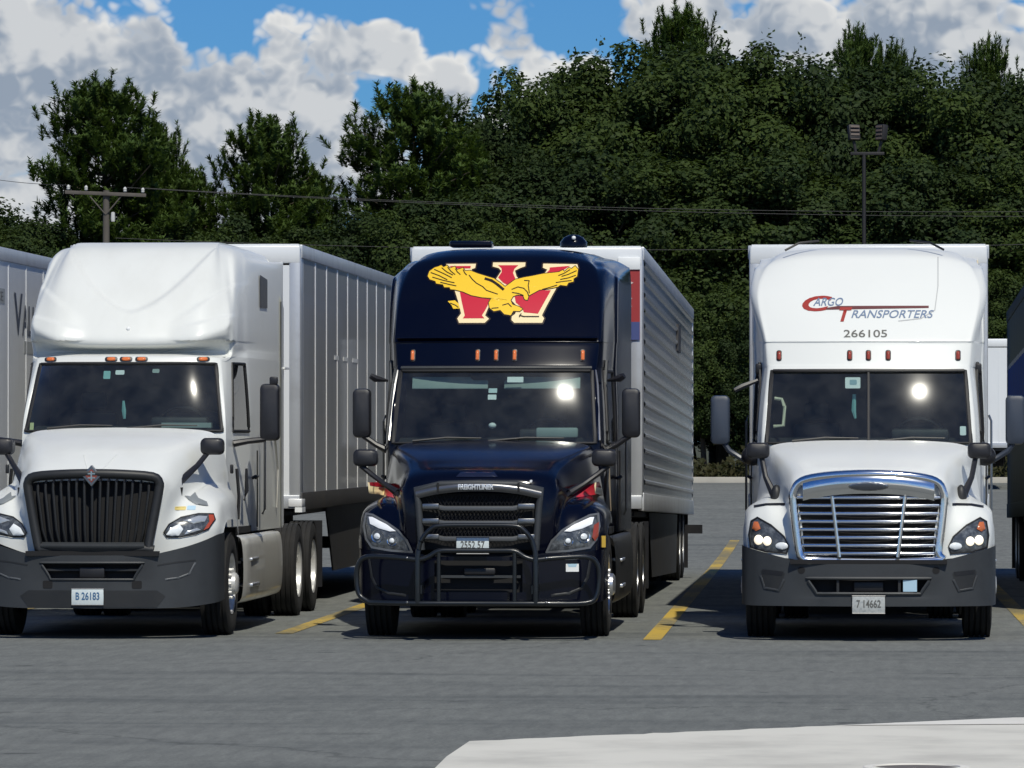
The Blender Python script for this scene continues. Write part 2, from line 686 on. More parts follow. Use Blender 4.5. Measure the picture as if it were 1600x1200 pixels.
def text2d(body, size=1.0, shear=0.0, width=None, bold=0.0, align='LEFT'):
    """2-D letters from the built-in font: (verts, faces)"""
    cu = bpy.data.curves.new('t', 'FONT')
    cu.body = body
    cu.size = size
    cu.shear = shear
    cu.offset = bold
    cu.resolution_u = 4
    ob = bpy.data.objects.new('t', cu)
    col.objects.link(ob)
    bpy.context.view_layer.update()
    me = ob.evaluated_get(bpy.context.evaluated_depsgraph_get()).to_mesh()
    V = [(v.co.x, v.co.y) for v in me.vertices]
    F = [tuple(p.vertices) for p in me.polygons]
    ob.to_mesh_clear()
    bpy.data.objects.remove(ob)
    bpy.data.curves.remove(cu)
    x0 = min(p[0] for p in V)
    x1 = max(p[0] for p in V)
    y0 = min(p[1] for p in V)
    k = (width / (x1 - x0)) if width else 1.0
    V = [((p[0] - x0) * k, p[1] - y0) for p in V]
    if align == 'CENTER':
        w = max(p[0] for p in V)
        V = [(p[0] - w / 2, p[1]) for p in V]
    return V, F


def shift2d(vf, dx, dz):
    return [(p[0] + dx, p[1] + dz) for p in vf[0]], vf[1]

# ================================================================== THE SETTING
def ground_z(y):
    """level under the rigs, then climbing gently to the far kerb"""
    def ss(t):
        t = max(0.0, min(1.0, t))
        return t * t * (3 - 2 * t)
    return 0.62 * ss((y - 74) / 78.0)


KERB_Y = 152.0


def asphalt_material():
    m = bpy.data.materials.new('asphalt')
    m.use_nodes = True
    T = NT(m.node_tree)
    b = T.n['Principled BSDF']
    tcn = T.node('ShaderNodeTexCoord')
    P = tcn.outputs['Object']
    fine = T.noise(P, 38.0, 4.0, 0.7)
    med = T.noise(P, 1.1, 5.0, 0.6)
    big = T.noise(P, 0.16, 3.0, 0.5)
    grain = T.noise(T.vmath('MULTIPLY', P, (9.0, 1.5, 1)), 1.0, 6.0, .65, .3)      # drip stains and wear running with the stalls
    st = T.noise(T.vmath('MULTIPLY', P, (0.10, 0.85, 1)), 1.0, 5.0, 0.6, 0.6)      # tyre scuffs along the drive lane
    st2 = T.noise(T.vmath('MULTIPLY', P, (0.35, 3.4, 1)), 1.0, 3.0, 0.6, 0.3)
    spot = T.noise(P, 2.2, 2.0, 0.5)
    base = T.mix(T.ramp(fine, .28, .72), (.135, .143, .140, 1), (.225, .236, .228, 1))
    base = T.mix(T.math('MULTIPLY', T.ramp(med, .38, .68), .40), base, (.132, .140, .140, 1))
    base = T.mix(T.math('MULTIPLY', T.ramp(big, .42, .62), .30), base, (.205, .212, .206, 1))
    base = T.mix(T.math('MULTIPLY', T.ramp(st, .52, .70), .62), base, (.110, .118, .120, 1))
    base = T.mix(T.math('MULTIPLY', T.ramp(st2, .65, .72), .50), base, (.058, .062, .062, 1))
    base = T.mix(T.math('MULTIPLY', T.ramp(spot, .70, .76), .5), base, (.050, .052, .055, 1))
    base = T.mix(1.0, base, T.mix(T.ramp(grain, .30, .70), (.87, .87, .86, 1), (1.10, 1.10, 1.07, 1)), 'MULTIPLY')
    # shade under the parked trucks painted into the colour along every stall's middle
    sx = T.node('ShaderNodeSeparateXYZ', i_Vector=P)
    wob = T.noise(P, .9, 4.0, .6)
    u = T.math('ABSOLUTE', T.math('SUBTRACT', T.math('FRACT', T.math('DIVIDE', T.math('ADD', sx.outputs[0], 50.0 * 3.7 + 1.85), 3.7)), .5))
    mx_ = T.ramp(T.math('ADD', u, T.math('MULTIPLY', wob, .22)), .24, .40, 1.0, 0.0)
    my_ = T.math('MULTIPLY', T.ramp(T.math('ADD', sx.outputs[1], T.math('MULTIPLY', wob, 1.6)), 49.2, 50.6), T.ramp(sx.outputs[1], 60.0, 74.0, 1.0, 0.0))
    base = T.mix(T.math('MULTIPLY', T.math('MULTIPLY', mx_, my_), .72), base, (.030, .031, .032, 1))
    vc = T.node('ShaderNodeTexVoronoi', feature='DISTANCE_TO_EDGE')
    T.l.new(T.vmath('ADD', P, T.vmath('MULTIPLY', T.noise(P, 1.4, 4.0, .6, 0, 'Color'), (1.2, 1.2, 0))), vc.inputs['Vector'])
    vc.inputs['Scale'].default_value = .16
    crack = T.ramp(vc.outputs['Distance'], .0, .007, .35, 0.0)
    base = T.mix(crack, base, (.035, .037, .038, 1))
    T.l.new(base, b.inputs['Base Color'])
    b.inputs['Roughness'].default_value = .9
    b.inputs['Specular IOR Level'].default_value = .05
    bp = T.node('ShaderNodeBump', i_Strength=.35, i_Distance=.012, i_Height=fine)
    T.l.new(bp.outputs[0], b.inputs['Normal'])
    return m


def sheet(name, xs, ys, m, dz=0.0, edge=None):
    vs_, fs_ = [], []
    for y in ys:
        for x in xs:
            vs_.append((x, y, ground_z(y) + dz))
    n = len(xs)
    for j in range(len(ys) - 1):
        for i in range(n - 1):
            fs_.append((j * n + i, j * n + i + 1, (j + 1) * n + i + 1, (j + 1) * n + i))
    mb = MB()
    mb.add(vs_, fs_)
    return mb.build(name, m, None, smooth=60)


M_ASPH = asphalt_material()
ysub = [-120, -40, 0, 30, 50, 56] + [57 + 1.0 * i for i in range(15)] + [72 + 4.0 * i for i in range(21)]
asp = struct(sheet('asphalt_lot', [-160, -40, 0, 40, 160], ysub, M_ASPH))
M_SOIL = mat('forest_soil', (.045, .052, .022), .95, var=.8, vscale=.8, color2=(.075, .070, .035))
gr = MB()
gr.add([(-4000, -4000, -.6), (4000, -4000, -.6), (4000, 4000, -.6), (-4000, 4000, -.6)], [(0, 1, 2, 3)])
struct(gr.build('ground', M_SOIL, None))
vg = MB()
vg.add([(-160, KERB_Y + .3, .70), (160, KERB_Y + .3, .70), (160, KERB_Y + 8, 1.0), (-160, KERB_Y + 8, 1.0), (160, 330, 1.2), (-160, 330, 1.2)], [(0, 1, 2, 3), (3, 2, 4, 5)])
struct(vg.build('verge', M_SOIL, None))

# far kerb
M_KERB = mat('kerb_concrete', (.42, .40, .35), .85, var=.5, vscale=1.0, color2=(.26, .25, .22))
kb = MB()
kb.span((-160, KERB_Y, .45), (160, KERB_Y + .32, .79))
struct(kb.build('kerb', M_KERB, None, bevel=.03))

# concrete apron in the foreground
M_CONC = mat('apron_concrete', (.70, .68, .60), .85, var=.9, vscale=.8, stretch=(1.1, .9, 1), color2=(.50, .485, .43), bump=.15, bscale=50)
ap = MB()
top = [(-2.485, 31.55), (0.97, 34.45), (3.2, 35.15), (60, 40), (60, -30), (-2.485, -30)]
re_ = random.Random(12)
fine_top = []
for i in range(len(top)):
    q0, q1 = Vector(top[i]), Vector(top[(i + 1) % len(top)])
    m_ = 40 if i in (0, 1, 5) else 1
    for j in range(m_):
        q = q0.lerp(q1, j / m_)
        if m_ > 1 and j:
            q = q + Vector((re_.uniform(-.02, .02), re_.uniform(-.05, .03)))
        fine_top.append((q.x, q.y))
top = fine_top
n = len(top)
ap.add([(p[0], p[1], .030) for p in top] + [(p[0], p[1], -.1) for p in top],
       [tuple(range(n))] + [(i, (i + 1) % n, n + (i + 1) % n, n + i) for i in range(n)])
struct(ap.build('concrete_apron', M_CONC, None, smooth=0))
M_CONC2 = mat('apron_rim_concrete', (.76, .74, .67), .85, var=.5, vscale=1.2, color2=(.60, .58, .53))
rim = MB()
rim.add([(-.2, 33.40, .034), (.97, 34.41, .034), (3.2, 35.11, .034), (60, 39.95, .034), (60, 39.0, .034), (3.2, 34.2, .034), (.97, 33.62, .034)], [(0, 1, 2, 3, 4, 5, 6)])
struct(rim.build('apron_rim', M_CONC2, None, smooth=0))
# round access cover at the bottom edge of the view
c0 = at(1432, 1212, 29.0)
mh = thing('access_cover', 'round pale access cover set in the concrete apron', 'manhole', (c0.x, c0.y, .030))
MB().lathe([(0.0, .31), (.018, .30), (.020, .25), (.006, .245), (.006, .0)], axis='Z', n=40).build('rim', M_CONC2, mh)
MB().lathe([(.007, .243), (.012, .24), (.012, .0)], axis='Z', n=40).build('lid', mat('lid_iron', (.20, .17, .14), .6, .3, var=.5, vscale=12), mh)

# painted stall lines
M_YEL = bpy.data.materials.new('worn_yellow_paint')
M_YEL.use_nodes = True
T = NT(M_YEL.node_tree)
b = T.n['Principled BSDF']
tcn = T.node('ShaderNodeTexCoord')
nz = T.noise(tcn.outputs['Object'], 9.0, 6.0, .75)
nb = T.noise(tcn.outputs['Object'], .35, 2.0, .5)
wear = T.ramp(T.math('ADD', T.math('MULTIPLY', nz, .6), T.math('MULTIPLY', nb, .5)), .45, .62)
T.l.new(T.mix(wear, (.56, .38, .06, 1), (.20, .175, .10, 1)), b.inputs['Base Color'])
b.inputs['Roughness'].default_value = .8


def stall_line(x0, y0, x1, y1, w=.175, faded=False):
    mb = MB()
    k = 60
    vs_, fs_ = [], []
    for i in range(k + 1):
        t = i / k
        y = y0 + (y1 - y0) * t
        x = x0 + (x1 - x0) * t
        vs_ += [(x - w / 2, y, ground_z(y) + .005), (x + w / 2, y, ground_z(y) + .005)]
        if i:
            fs_.append((2 * i - 2, 2 * i - 1, 2 * i + 1, 2 * i))
    mb.add(vs_, fs_)
    struct(mb.build('stall_line', M_YEL, None))


stall_line(-2.06, 48.3, -2.42, 92)
stall_line(-5.74, 49.6, -6.0, 92)
stall_line(1.68, 50.0, 1.50, 92)
stall_line(-9.45, 49.6, -9.7, 92)
stall_line(5.4, 50.0, 5.2, 92)

# ================================================================== VEGETATION
def leaf_material(name, c1, c2, c3, scale=.9):
    m = bpy.data.materials.new(name)
    m.use_nodes = True
    T = NT(m.node_tree)
    b = T.n['Principled BSDF']
    tcn = T.node('ShaderNodeTexCoord')
    oi = T.node('ShaderNodeObjectInfo')
    n1 = T.noise(tcn.outputs['Object'], scale, 3.0, .6)
    n2 = T.noise(tcn.outputs['Object'], 9.0, 2.0, .6)
    cc = T.mix(T.ramp(n1, .35, .65), rgba(c1), rgba(c2))
    cc = T.mix(T.ramp(n2, .5, .75), cc, rgba(c3))
    cc = T.mix(T.math('MULTIPLY', oi.outputs['Random'], .45), cc, rgba([x * .62 for x in c1]))
    T.l.new(cc, b.inputs['Base Color'])
    b.inputs['Roughness'].default_value = .6
    b.inputs['Specular IOR Level'].default_value = .12
    tr = T.node('ShaderNodeBsdfTranslucent')
    T.l.new(T.mix(1.0, cc, (1.2, 1.25, .6, 1), 'MULTIPLY'), tr.inputs[0])
    mx = T.node('ShaderNodeMixShader', i_0=.30)
    T.l.new(b.outputs[0], mx.inputs[1])
    T.l.new(tr.outputs[0], mx.inputs[2])
    T.l.new(mx.outputs[0], T.n['Material Output'].inputs['Surface'])
    return m


M_LEAF = leaf_material('broad_leaves', (.035, .058, .018), (.057, .088, .022), (.094, .126, .032))
M_LEAF2 = leaf_material('broad_leaves_dark', (.026, .046, .018), (.043, .068, .022), (.072, .100, .030))
M_NEED = leaf_material('pine_needles', (.056, .098, .024), (.085, .135, .032), (.12, .165, .046), 1.6)
M_BUSH = leaf_material('bush_leaves', (.055, .075, .018), (.085, .11, .024), (.11, .13, .035), 1.6)
M_WEED = leaf_material('dry_weeds', (.040, .046, .020), (.065, .062, .030), (.10, .088, .045), 2.0)
M_BARK = mat('bark', (.075, .058, .042), .9, var=.7, vscale=5, stretch=(1, 1, .25), color2=(.13, .11, .09), bump=.5, bscale=18)


def leaves_mesh(name, P, N, S, rng, m, fold=.35):
    """P: leaf centres, N: preferred normals, S: sizes -> one mesh of pointed leaf faces"""
    k = len(P)
    nrm = N + rng.normal(0, .55, (k, 3))
    nrm /= np.linalg.norm(nrm, axis=1)[:, None]
    a = rng.normal(0, 1, (k, 3))
    a -= nrm * np.sum(a * nrm, axis=1)[:, None]
    a /= np.linalg.norm(a, axis=1)[:, None]
    b_ = np.cross(nrm, a)
    L = S[:, None]
    v0 = P - a * L * .5
    v1 = P + b_ * L * .30 + nrm * L * fold * .2
    v2 = P + a * L * .5
    v3 = P - b_ * L * .30 + nrm * L * fold * .2
    V = np.stack([v0, v1, v2, v3], axis=1).reshape(-1, 3)
    me = bpy.data.meshes.new(name)
    me.vertices.add(4 * k)
    me.vertices.foreach_set('co', V.astype(np.float32).ravel())
    me.loops.add(4 * k)
    me.loops.foreach_set('vertex_index', np.arange(4 * k, dtype=np.int32))
    me.polygons.add(k)
    me.polygons.foreach_set('loop_start', np.arange(0, 4 * k, 4, dtype=np.int32))
    me.update(calc_edges=True)
    me.materials.append(m)
    return me


def broad_crown(seed, H, Wd, zb, n_leaf, m, leaf=.22, spiky=.0):
    """leaf clumps spread through an uneven crown; returns mesh and clump centres"""
    rng = np.random.default_rng(seed)
    hz = (H - zb) / 2
    zc = zb + hz
    cl = []
    tries = 0
    while len(cl) < 170 and tries < 6000:
        tries += 1
        d = rng.normal(0, 1, 3)
        d /= np.linalg.norm(d)
        rr = rng.uniform(.45, 1.0) ** .6
        wob = 1 + .22 * math.sin(3 * math.atan2(d[1], d[0]) + seed) + .14 * math.sin(5 * d[2] + seed * 2)
        p = np.array([d[0] * Wd / 2 * rr * wob, d[1] * Wd / 2 * rr * wob, zc + d[2] * hz * rr])
        if p[2] > H - .25:
            continue
        r = rng.uniform(.40, 1.05)
        cl.append((p, r, d))
    P, N, S = [], [], []
    per = n_leaf // len(cl)
    for (p, r, d) in cl:
        q = rng.normal(0, 1, (per, 3))
        q /= np.linalg.norm(q, axis=1)[:, None]
        rad = r * rng.uniform(.45, 1.12, per) ** .7
        pos = p + q * rad[:, None] * np.array([1.0, 1.0, .95])
        P.append(pos)
        N.append(q * .9 + d * .5 + np.array([0, 0, .15]))
        S.append(rng.uniform(.55, 1.25, per) * leaf)
    # a few sprigs sticking out of the outline
    for _ in range(46):
        p, r, d = cl[rng.integers(len(cl))]
        dd = d + np.array([0, 0, .9]) + rng.normal(0, .35, 3)
        dd /= np.linalg.norm(dd)
        t = np.linspace(0, rng.uniform(.5, 1.0), 16)
        pos = p + d * r * .7 + dd * t[:, None] * 1.2 + rng.normal(0, .09, (16, 3))
        P.append(pos)
        N.append(rng.normal(0, 1, (16, 3)))
        S.append(rng.uniform(.5, 1.0, 16) * leaf)
    return leaves_mesh('crown', np.concatenate(P), np.concatenate(N), np.concatenate(S), rng, m), cl


def limb_mesh(name, H, cl, rad, seed, zb):
    rnd = random.Random(seed)
    mb = MB()
    top = H * .8
    pts = [(0, 0, -.3)]
    x = y = 0
    for i in range(1, 8):
        x += rnd.uniform(-.12, .12)
        y += rnd.uniform(-.12, .12)
        pts.append((x, y, top * i / 7))
    mb.tube(pts, [rad * (1.25 if i == 0 else 1 - .8 * i / 7) for i in range(8)], 8)
    for (p, r, d) in rnd.sample(cl, min(22, len(cl))):
        z0 = max(zb * .6, min(top * .9, p[2] - rnd.uniform(.8, 2.2)))
        k = z0 / top * 7
        i = int(min(6, k))
        a = Vector(pts[i]).lerp(Vector(pts[i + 1]), k - i)
        e = Vector(p)
        mid = a.lerp(e, .5) + Vector((0, 0, -.25))
        mb.tube([a, mid, e], [rad * .34, rad * .2, rad * .06], 5)
    return mb.mesh(name, 60)


BROAD = []
for i, (H, Wd, zb, nl, m) in enumerate([(14, 7.0, 2.2, 56000, M_LEAF), (13, 6.2, 1.8, 50000, M_LEAF2), (14.5, 6.4, 2.6, 54000, M_LEAF), (12.5, 7.4, 1.6, 58000, M_LEAF2)]):
    cm, cl = broad_crown(11 + i * 7, H, Wd, zb, nl, m, leaf=.20)
    tm = limb_mesh('trunk', H, cl, .20, 5 + i, zb)
    tm.materials.append(M_BARK)
    BROAD.append((H, Wd, cm, tm))


def pine_meshes(seed, H, Wd, zb, density=1.0, n_br=46):
    """upright needle tufts on ascending boughs"""
    rng = np.random.default_rng(seed)
    tr = MB()
    lean = rng.normal(0, .15, 2)
    pts = [(lean[0] * (k / 6) ** 2 * 2, lean[1] * (k / 6) ** 2, -.3 + (H + .1) * k / 6) for k in range(7)]
    tr.tube(pts, [.19 * (1 - .86 * k / 6) for k in range(7)], 8)
    tufts = []
    for bidx in range(n_br):
        t = (bidx + rng.uniform(0, 1)) / n_br
        z0 = zb + (H - zb) * t ** .9 * .97
        prof = max(.30, (1 - t ** 3.2) ** .5) * (.72 + .28 * min(1, t * 3))
        L = Wd / 2 * prof * rng.uniform(.65, 1.12)
        az = bidx * 2.399 + rng.uniform(-.4, .4)
        dr = np.array([math.cos(az), math.sin(az), 0])
        base = np.array([lean[0] * (z0 / H) ** 2 * 2, lean[1] * (z0 / H) ** 2, z0])
        rise = rng.uniform(.25, .75)
        P = [base, base + dr * L * .5 + np.array([0, 0, L * rise * .25]), base + dr * L + np.array([0, 0, L * rise * .75])]
        tr.tube(P, [.05, .03, .012], 5)
        nt = int(density * (6 + L * 10))
        for k in range(nt):
            s = rng.uniform(.22, 1.0) ** .8
            pos = P[0] + (P[1] - P[0]) * min(1, 2 * s) + (P[2] - P[1]) * max(0, 2 * s - 1)
            sp = np.array([rng.normal(0, .26), rng.normal(0, .26), rng.uniform(-.12, .30)]) * (.6 + .9 * s)
            pos = pos + sp
            ax = dr * rng.uniform(.0, .55) + np.array([0, 0, 1.0]) + rng.normal(0, .20, 3)
            tufts.append((pos, ax / np.linalg.norm(ax), rng.uniform(.34, .72)))
    for k in range(int(10 * density)):
        pos = np.array([lean[0] * 2 + rng.normal(0, .22), lean[1] + rng.normal(0, .22), H - rng.uniform(0, .8)])
        tufts.append((pos, np.array([rng.normal(0, .1), rng.normal(0, .1), 1.0]), rng.uniform(.4, .75)))
    # needles: thin triangles spraying from the axis of each tuft
    V = []
    for (p, ax, L) in tufts:
        k = 60
        s = rng.uniform(0, 1, k)
        d = rng.normal(0, 1, (k, 3))
        d -= np.outer(d @ ax, ax)
        d /= np.linalg.norm(d, axis=1)[:, None] + 1e-9
        root = p + np.outer(s * L, ax)
        nl = rng.uniform(.12, .20, k)
        tip = root + (d * .95 + ax * .60) * nl[:, None]
        side = np.cross(d, ax)
        w = .026
        V.append(np.stack([root - side * w, root + side * w, tip + side * w * .3, tip - side * w * .3], axis=1).reshape(-1, 3))
    V = np.concatenate(V)
    k = len(V) // 4
    me = bpy.data.meshes.new('crown')
    me.vertices.add(4 * k)
    me.vertices.foreach_set('co', V.astype(np.float32).ravel())
    me.loops.add(4 * k)
    me.loops.foreach_set('vertex_index', np.arange(4 * k, dtype=np.int32))
    me.polygons.add(k)
    me.polygons.foreach_set('loop_start', np.arange(0, 4 * k, 4, dtype=np.int32))
    me.update(calc_edges=True)
    me.materials.append(M_NEED)
    tm = tr.mesh('trunk', 60)
    tm.materials.append(M_BARK)
    return me, tm


def plant(name, label, cat, crown, trunk, px, Y, sx, sz, rot, group):
    x = at(px, 600, Y).x
    t = thing(name, label, cat, (x, Y, 1.0 if Y > KERB_Y + 6 else .85), group, (0, 0, rot))
    t.scale = (sx, sx, sz)
    link('crown', crown, None, t)
    link('trunk', trunk, None, t)
    return t


def height_for(py, Y):
    return at(800, py, Y).z - 1.0


rnd = random.Random(4)
# --- the wood on the right: (px, top py, depth, variant, width factor)
WOOD = [(770, 175, 163, 3, .85), (838, 118, 165, 0, .95), (905, 82, 167, 2, 1.0), (985, 70, 165, 0, 1.1), (1075, 78, 167, 1, 1.1),
        (1165, 74, 164, 2, 1.1), (1245, 80, 166, 0, 1.1), (1320, 92, 164, 3, 1.0), (1400, 104, 166, 1, 1.1), (1470, 128, 163, 0, 1.0),
        (1545, 132, 165, 2, 1.1), (1615, 118, 164, 3, 1.1), (1690, 110, 166, 1, 1.1),
        (720, 232, 164, 1, .75), (810, 260, 160, 1, .9), (930, 240, 160, 3, 1.0), (1040, 230, 160.5, 2, 1.0), (1130, 250, 160, 0, 1.0), (1225, 240, 160, 1, 1.0),
        (1310, 262, 160.5, 2, 1.0), (1395, 250, 160, 3, 1.0), (1480, 270, 160, 1, 1.0), (1570, 262, 160, 0, 1.0), (1650, 250, 160, 2, 1.0),
        (860, 160, 172, 1, 1.1), (960, 120, 173, 3, 1.2), (1120, 110, 173, 0, 1.2), (1280, 120, 172, 2, 1.2), (1440, 150, 173, 3, 1.2), (1590, 160, 172, 1, 1.2),
        (640, 560, 171, 3, .62), (740, 570, 171, 0, .62), (840, 560, 171, 1, .62), (930, 565, 171, 2, .66), (1010, 560, 171, 3, .62), (1085, 555, 170, 0, .62), (1130, 540, 171, 1, .62), (1180, 560, 170, 2, .66), (1260, 560, 171, 3, .62), (1350, 560, 171, 0, .62), (1440, 560, 171, 1, .62), (1520, 550, 170, 3, .62), (1568, 545, 171, 0, .62), (1620, 560, 170, 1, .62),
        (560, 330, 172, 3, .9), (450, 345, 172, 1, .9), (330, 335, 172, 0, .9), (230, 340, 172, 2, .9), (90, 350, 172, 3, .9), (-20, 330, 172, 1, .9)]
KIND = {0: 'full-crowned mid-green', 1: 'close-crowned dark', 2: 'narrow mid-green', 3: 'wide dark'}
MARKS = [(40, 'beyond the lettered white trailer'), (150, 'behind the utility pole'), (280, 'just past the tall bushy pine'), (390, 'behind the rounded pine'), (500, 'between the rounded pine and the broad pine'),
         (640, 'behind the broad gappy pine'), (745, 'at the edge of the broad gappy pine'), (790, 'next to the dark half-hidden pine'), (850, 'behind the eagle emblem'), (915, 'behind the antenna dome'),
         (975, 'behind the edge of the ribbed trailer'), (1055, 'under the highest pine tip'), (1100, 'behind the gap after the ribbed trailer'), (1140, 'beside the gap before the smooth trailer'), (1200, 'where the smooth white trailer begins'), (1260, 'over the red lettering'),
         (1300, 'just before the floodlight pole'), (1360, 'right behind the floodlight pole'), (1420, 'just past the floodlight pole'), (1475, 'past the smooth trailer'),
         (1560, 'behind the distant white trailer'), (1605, 'beside the blue-banded trailer'), (1660, 'behind the blue-banded trailer'), (9999, 'past the blue-banded trailer')]


def wood_label(px, py, Y, k):
    row = 'front rank' if Y < 162 else ('main rank' if Y < 169 else 'back rank')
    mark = next(m for (x, m) in MARKS if px < x)
    if py > 500:
        return 'low %s thicket tree under the crowns, %s' % (KIND[k].split('-')[-1], mark)
    return '%s tree in the %s, %s' % (KIND[k], row, mark)


for (px, py, Y, k, wf) in WOOD:
    H, Wd, cm, tm = BROAD[k]
    sz = height_for(py, Y) / H
    plant('broadleaf_tree', wood_label(px, py, Y, k), 'tree', cm, tm, px, Y, wf * rnd.uniform(.92, 1.05), sz, rnd.uniform(0, 6.28), 'broadleaf trees of the wood')

# the wood runs on past both ends of the lot
for i in range(22):
    left = i < 11
    px = (-110 - 150 * i) if left else (1790 + 150 * (i - 11))
    H, Wd, cm, tm = BROAD[i % 4]
    py = (290 - 14 * (i % 5)) if left else (120 + 12 * (i % 4))
    plant('broadleaf_tree', 'tree at the outer end of the wood, well past the %s' % ('lettered white trailer' if left else 'blue-banded trailer'), 'tree', cm, tm, px, 164 + 3 * (i % 3), 1.15,
          height_for(py, 165) / H, i * 1.7, 'broadleaf trees of the wood')

# --- pines
PINES = [pine_meshes(3, 13.0, 4.6, 4.0, 1.25, 62), pine_meshes(8, 11.5, 4.2, 3.2, 1.15, 56), pine_meshes(21, 12.5, 4.9, 4.6, 1.0, 56)]
PH = [13.0, 11.5, 12.5]
SPOTS = [(178, 136, 158, 0, 1.0, 'tall bushy pine rising behind the utility pole'),
         (420, 203, 159, 1, .95, 'rounded pine of middle height beyond the trailer of the grille-nosed white truck'),
         (640, 160, 160, 2, 1.05, 'broad pine with gaps in its boughs at the left end of the wood'),
         (305, 282, 160, 1, .70, 'small pine filling the gap between two taller pines'),
         (250, 215, 162, 1, .70, 'slim pine standing close behind the tall bushy pine'),
         (1052, 42, 171, 0, .75, 'pine whose tip stands highest above the wood'),
         (1335, 78, 170, 1, .65, 'slim pine tip showing above the wood beyond the floodlight pole'),
         (1548, 98, 168, 2, .55, 'thin pine leader poking out of the broadleaf crowns'),
         (480, 290, 163, 0, .55, 'narrow young pine beside the rounded pine'),
         (735, 215, 166, 1, .8, 'dark pine half hidden by the first broadleaf crowns'),
         (1390, 100, 172, 0, .55, 'short pine tip among the broadleaf crowns')]
for (px, py, Y, k, wf, lab) in SPOTS:
    plant('pine_tree', lab, 'pine', PINES[k][0], PINES[k][1], px, Y, wf, height_for(py, Y) / PH[k], px * .37, 'pine trees behind the lot')

# --- low trees and shrubs along the verge, in front of the pines
SHRUB = [(10, 318, 156), (62, 335, 157), (125, 345, 158), (215, 348, 157.5), (290, 335, 157), (370, 328, 158), (455, 340, 157), (530, 322, 158), (600, 312, 157), (680, 300, 157.5), (745, 320, 157),
         (830, 400, 157), (1100, 440, 156.5), (1165, 480, 156), (1540, 400, 156.5), (1600, 430, 156.5), (1450, 400, 157), (-50, 310, 157), (1020, 400, 157), (930, 420, 157), (1250, 400, 157), (1350, 410, 157)]
for i, (px, py, Y) in enumerate(SHRUB):
    H, Wd, cm, tm = BROAD[i % 4]
    f = height_for(py, Y) / H
    mark = next(m for (x, m) in MARKS if px < x)
    t = plant('shrub', '%s shrub on the verge, %s' % (['leafy green', 'dense dark green', 'upright green', 'spreading dark green'][i % 4], mark), 'bush', cm, tm, px, Y, f * 1.15, f, i * 1.3, 'shrubs along the verge')
    t.location.z = .85
# --- weeds behind the kerb (nobody could count them)
rng = np.random.default_rng(77)
k = 9000
X = rng.uniform(-22, 8, k)
clump = .5 + .5 * np.sin(X * 2.3) * np.sin(X * .71 + 1)
Pp = np.stack([X, rng.uniform(KERB_Y + .4, KERB_Y + 3.5, k), .80 + rng.uniform(0, 1, k) ** 2 * (.25 + .9 * clump)], axis=1)
wm = leaves_mesh('weeds', Pp, np.tile([0, -.6, .3], (k, 1)).astype(float), rng.uniform(.10, .26, k), rng, M_WEED)
wo_ = link('weeds', wm)
wo_['kind'] = 'stuff'
wo_['label'] = 'dry yellowish weeds growing behind the far kerb'
wo_['category'] = 'weeds'

# ================================================================== POLES AND WIRES
M_WOODP = mat('weathered_pole', (.11, .098, .085), .9, var=.6, vscale=3, stretch=(1, 1, .2), color2=(.06, .053, .046))
M_WIRE = mat('wire', (.035, .035, .035), .6)
UY = 154.0
pu = at(166, 300, UY)
up_ = thing('utility_pole', 'weathered wooden utility pole with a tilted crossarm before the pines', 'utility pole', (pu.x, UY, .78))
zt = pu.z - .78
MB().tube([(0, 0, -.3), (0, 0, zt * .5), (0, 0, zt + .05)], [.13, .115, .10], 10).build('post', M_WOODP, up_)
MB().box((.0, -.14, zt - .06), (2.5, .09, .11), (0, R(2.5), 0)).build('crossarm', M_WOODP, up_, bevel=.01)
for s in (-1, 1):
    MB().tube([(0, -.1, zt - .7), (s * .5, -.13, zt - .12)], .022, 6).build('brace', M_WOODP, up_)
insul = []
for x in (-1.15, -.6, .6, 1.15):
    zz = zt - .06 - math.tan(R(2.5)) * x + .07
    MB().lathe([(0, .03), (.03, .055), (.08, .05), (.10, .06), (.15, .03), (.17, .0)], (x, -.14, zz), 'Z', 10).build('insulator', mat('porcelain', (.55, .55, .53), .3), up_)
    insul.append(Vector((pu.x + x, UY - .14, .78 + zz + .15)))
MB().lathe([(-.16, .0), (-.16, .06), (-.05, .07), (.12, .06), (.14, .0)], (.22, -.08, zt - .75), 'Z', 12).build('cutout_switch', mat('porcelain', (.55, .55, .53), .3), up_)


def wire(a, b, sag, lab):
    pts = []
    for i in range(25):
        t = i / 24
        p = a.lerp(b, t)
        p.z -= sag * 4 * t * (1 - t)
        pts.append(p)
    o = MB().tube(pts, .009, 5).build('power_line', M_WIRE, None)
    tag(o, lab, 'cable', 'overhead power lines')


wire(insul[3], at(1720, 330, 156), .25, 'upper of the thin overhead cables strung across the wood')
wire(insul[2], at(1720, 338, 157), .25, 'second thin overhead cable just below the upper one')
wire(at(180, 372, UY), at(1720, 378, 156), .3, 'lowest overhead cable running just above the trailer roofs')
wire(insul[0], at(-160, 245, 150), .2, 'overhead cable leaving the crossarm away from the wood')

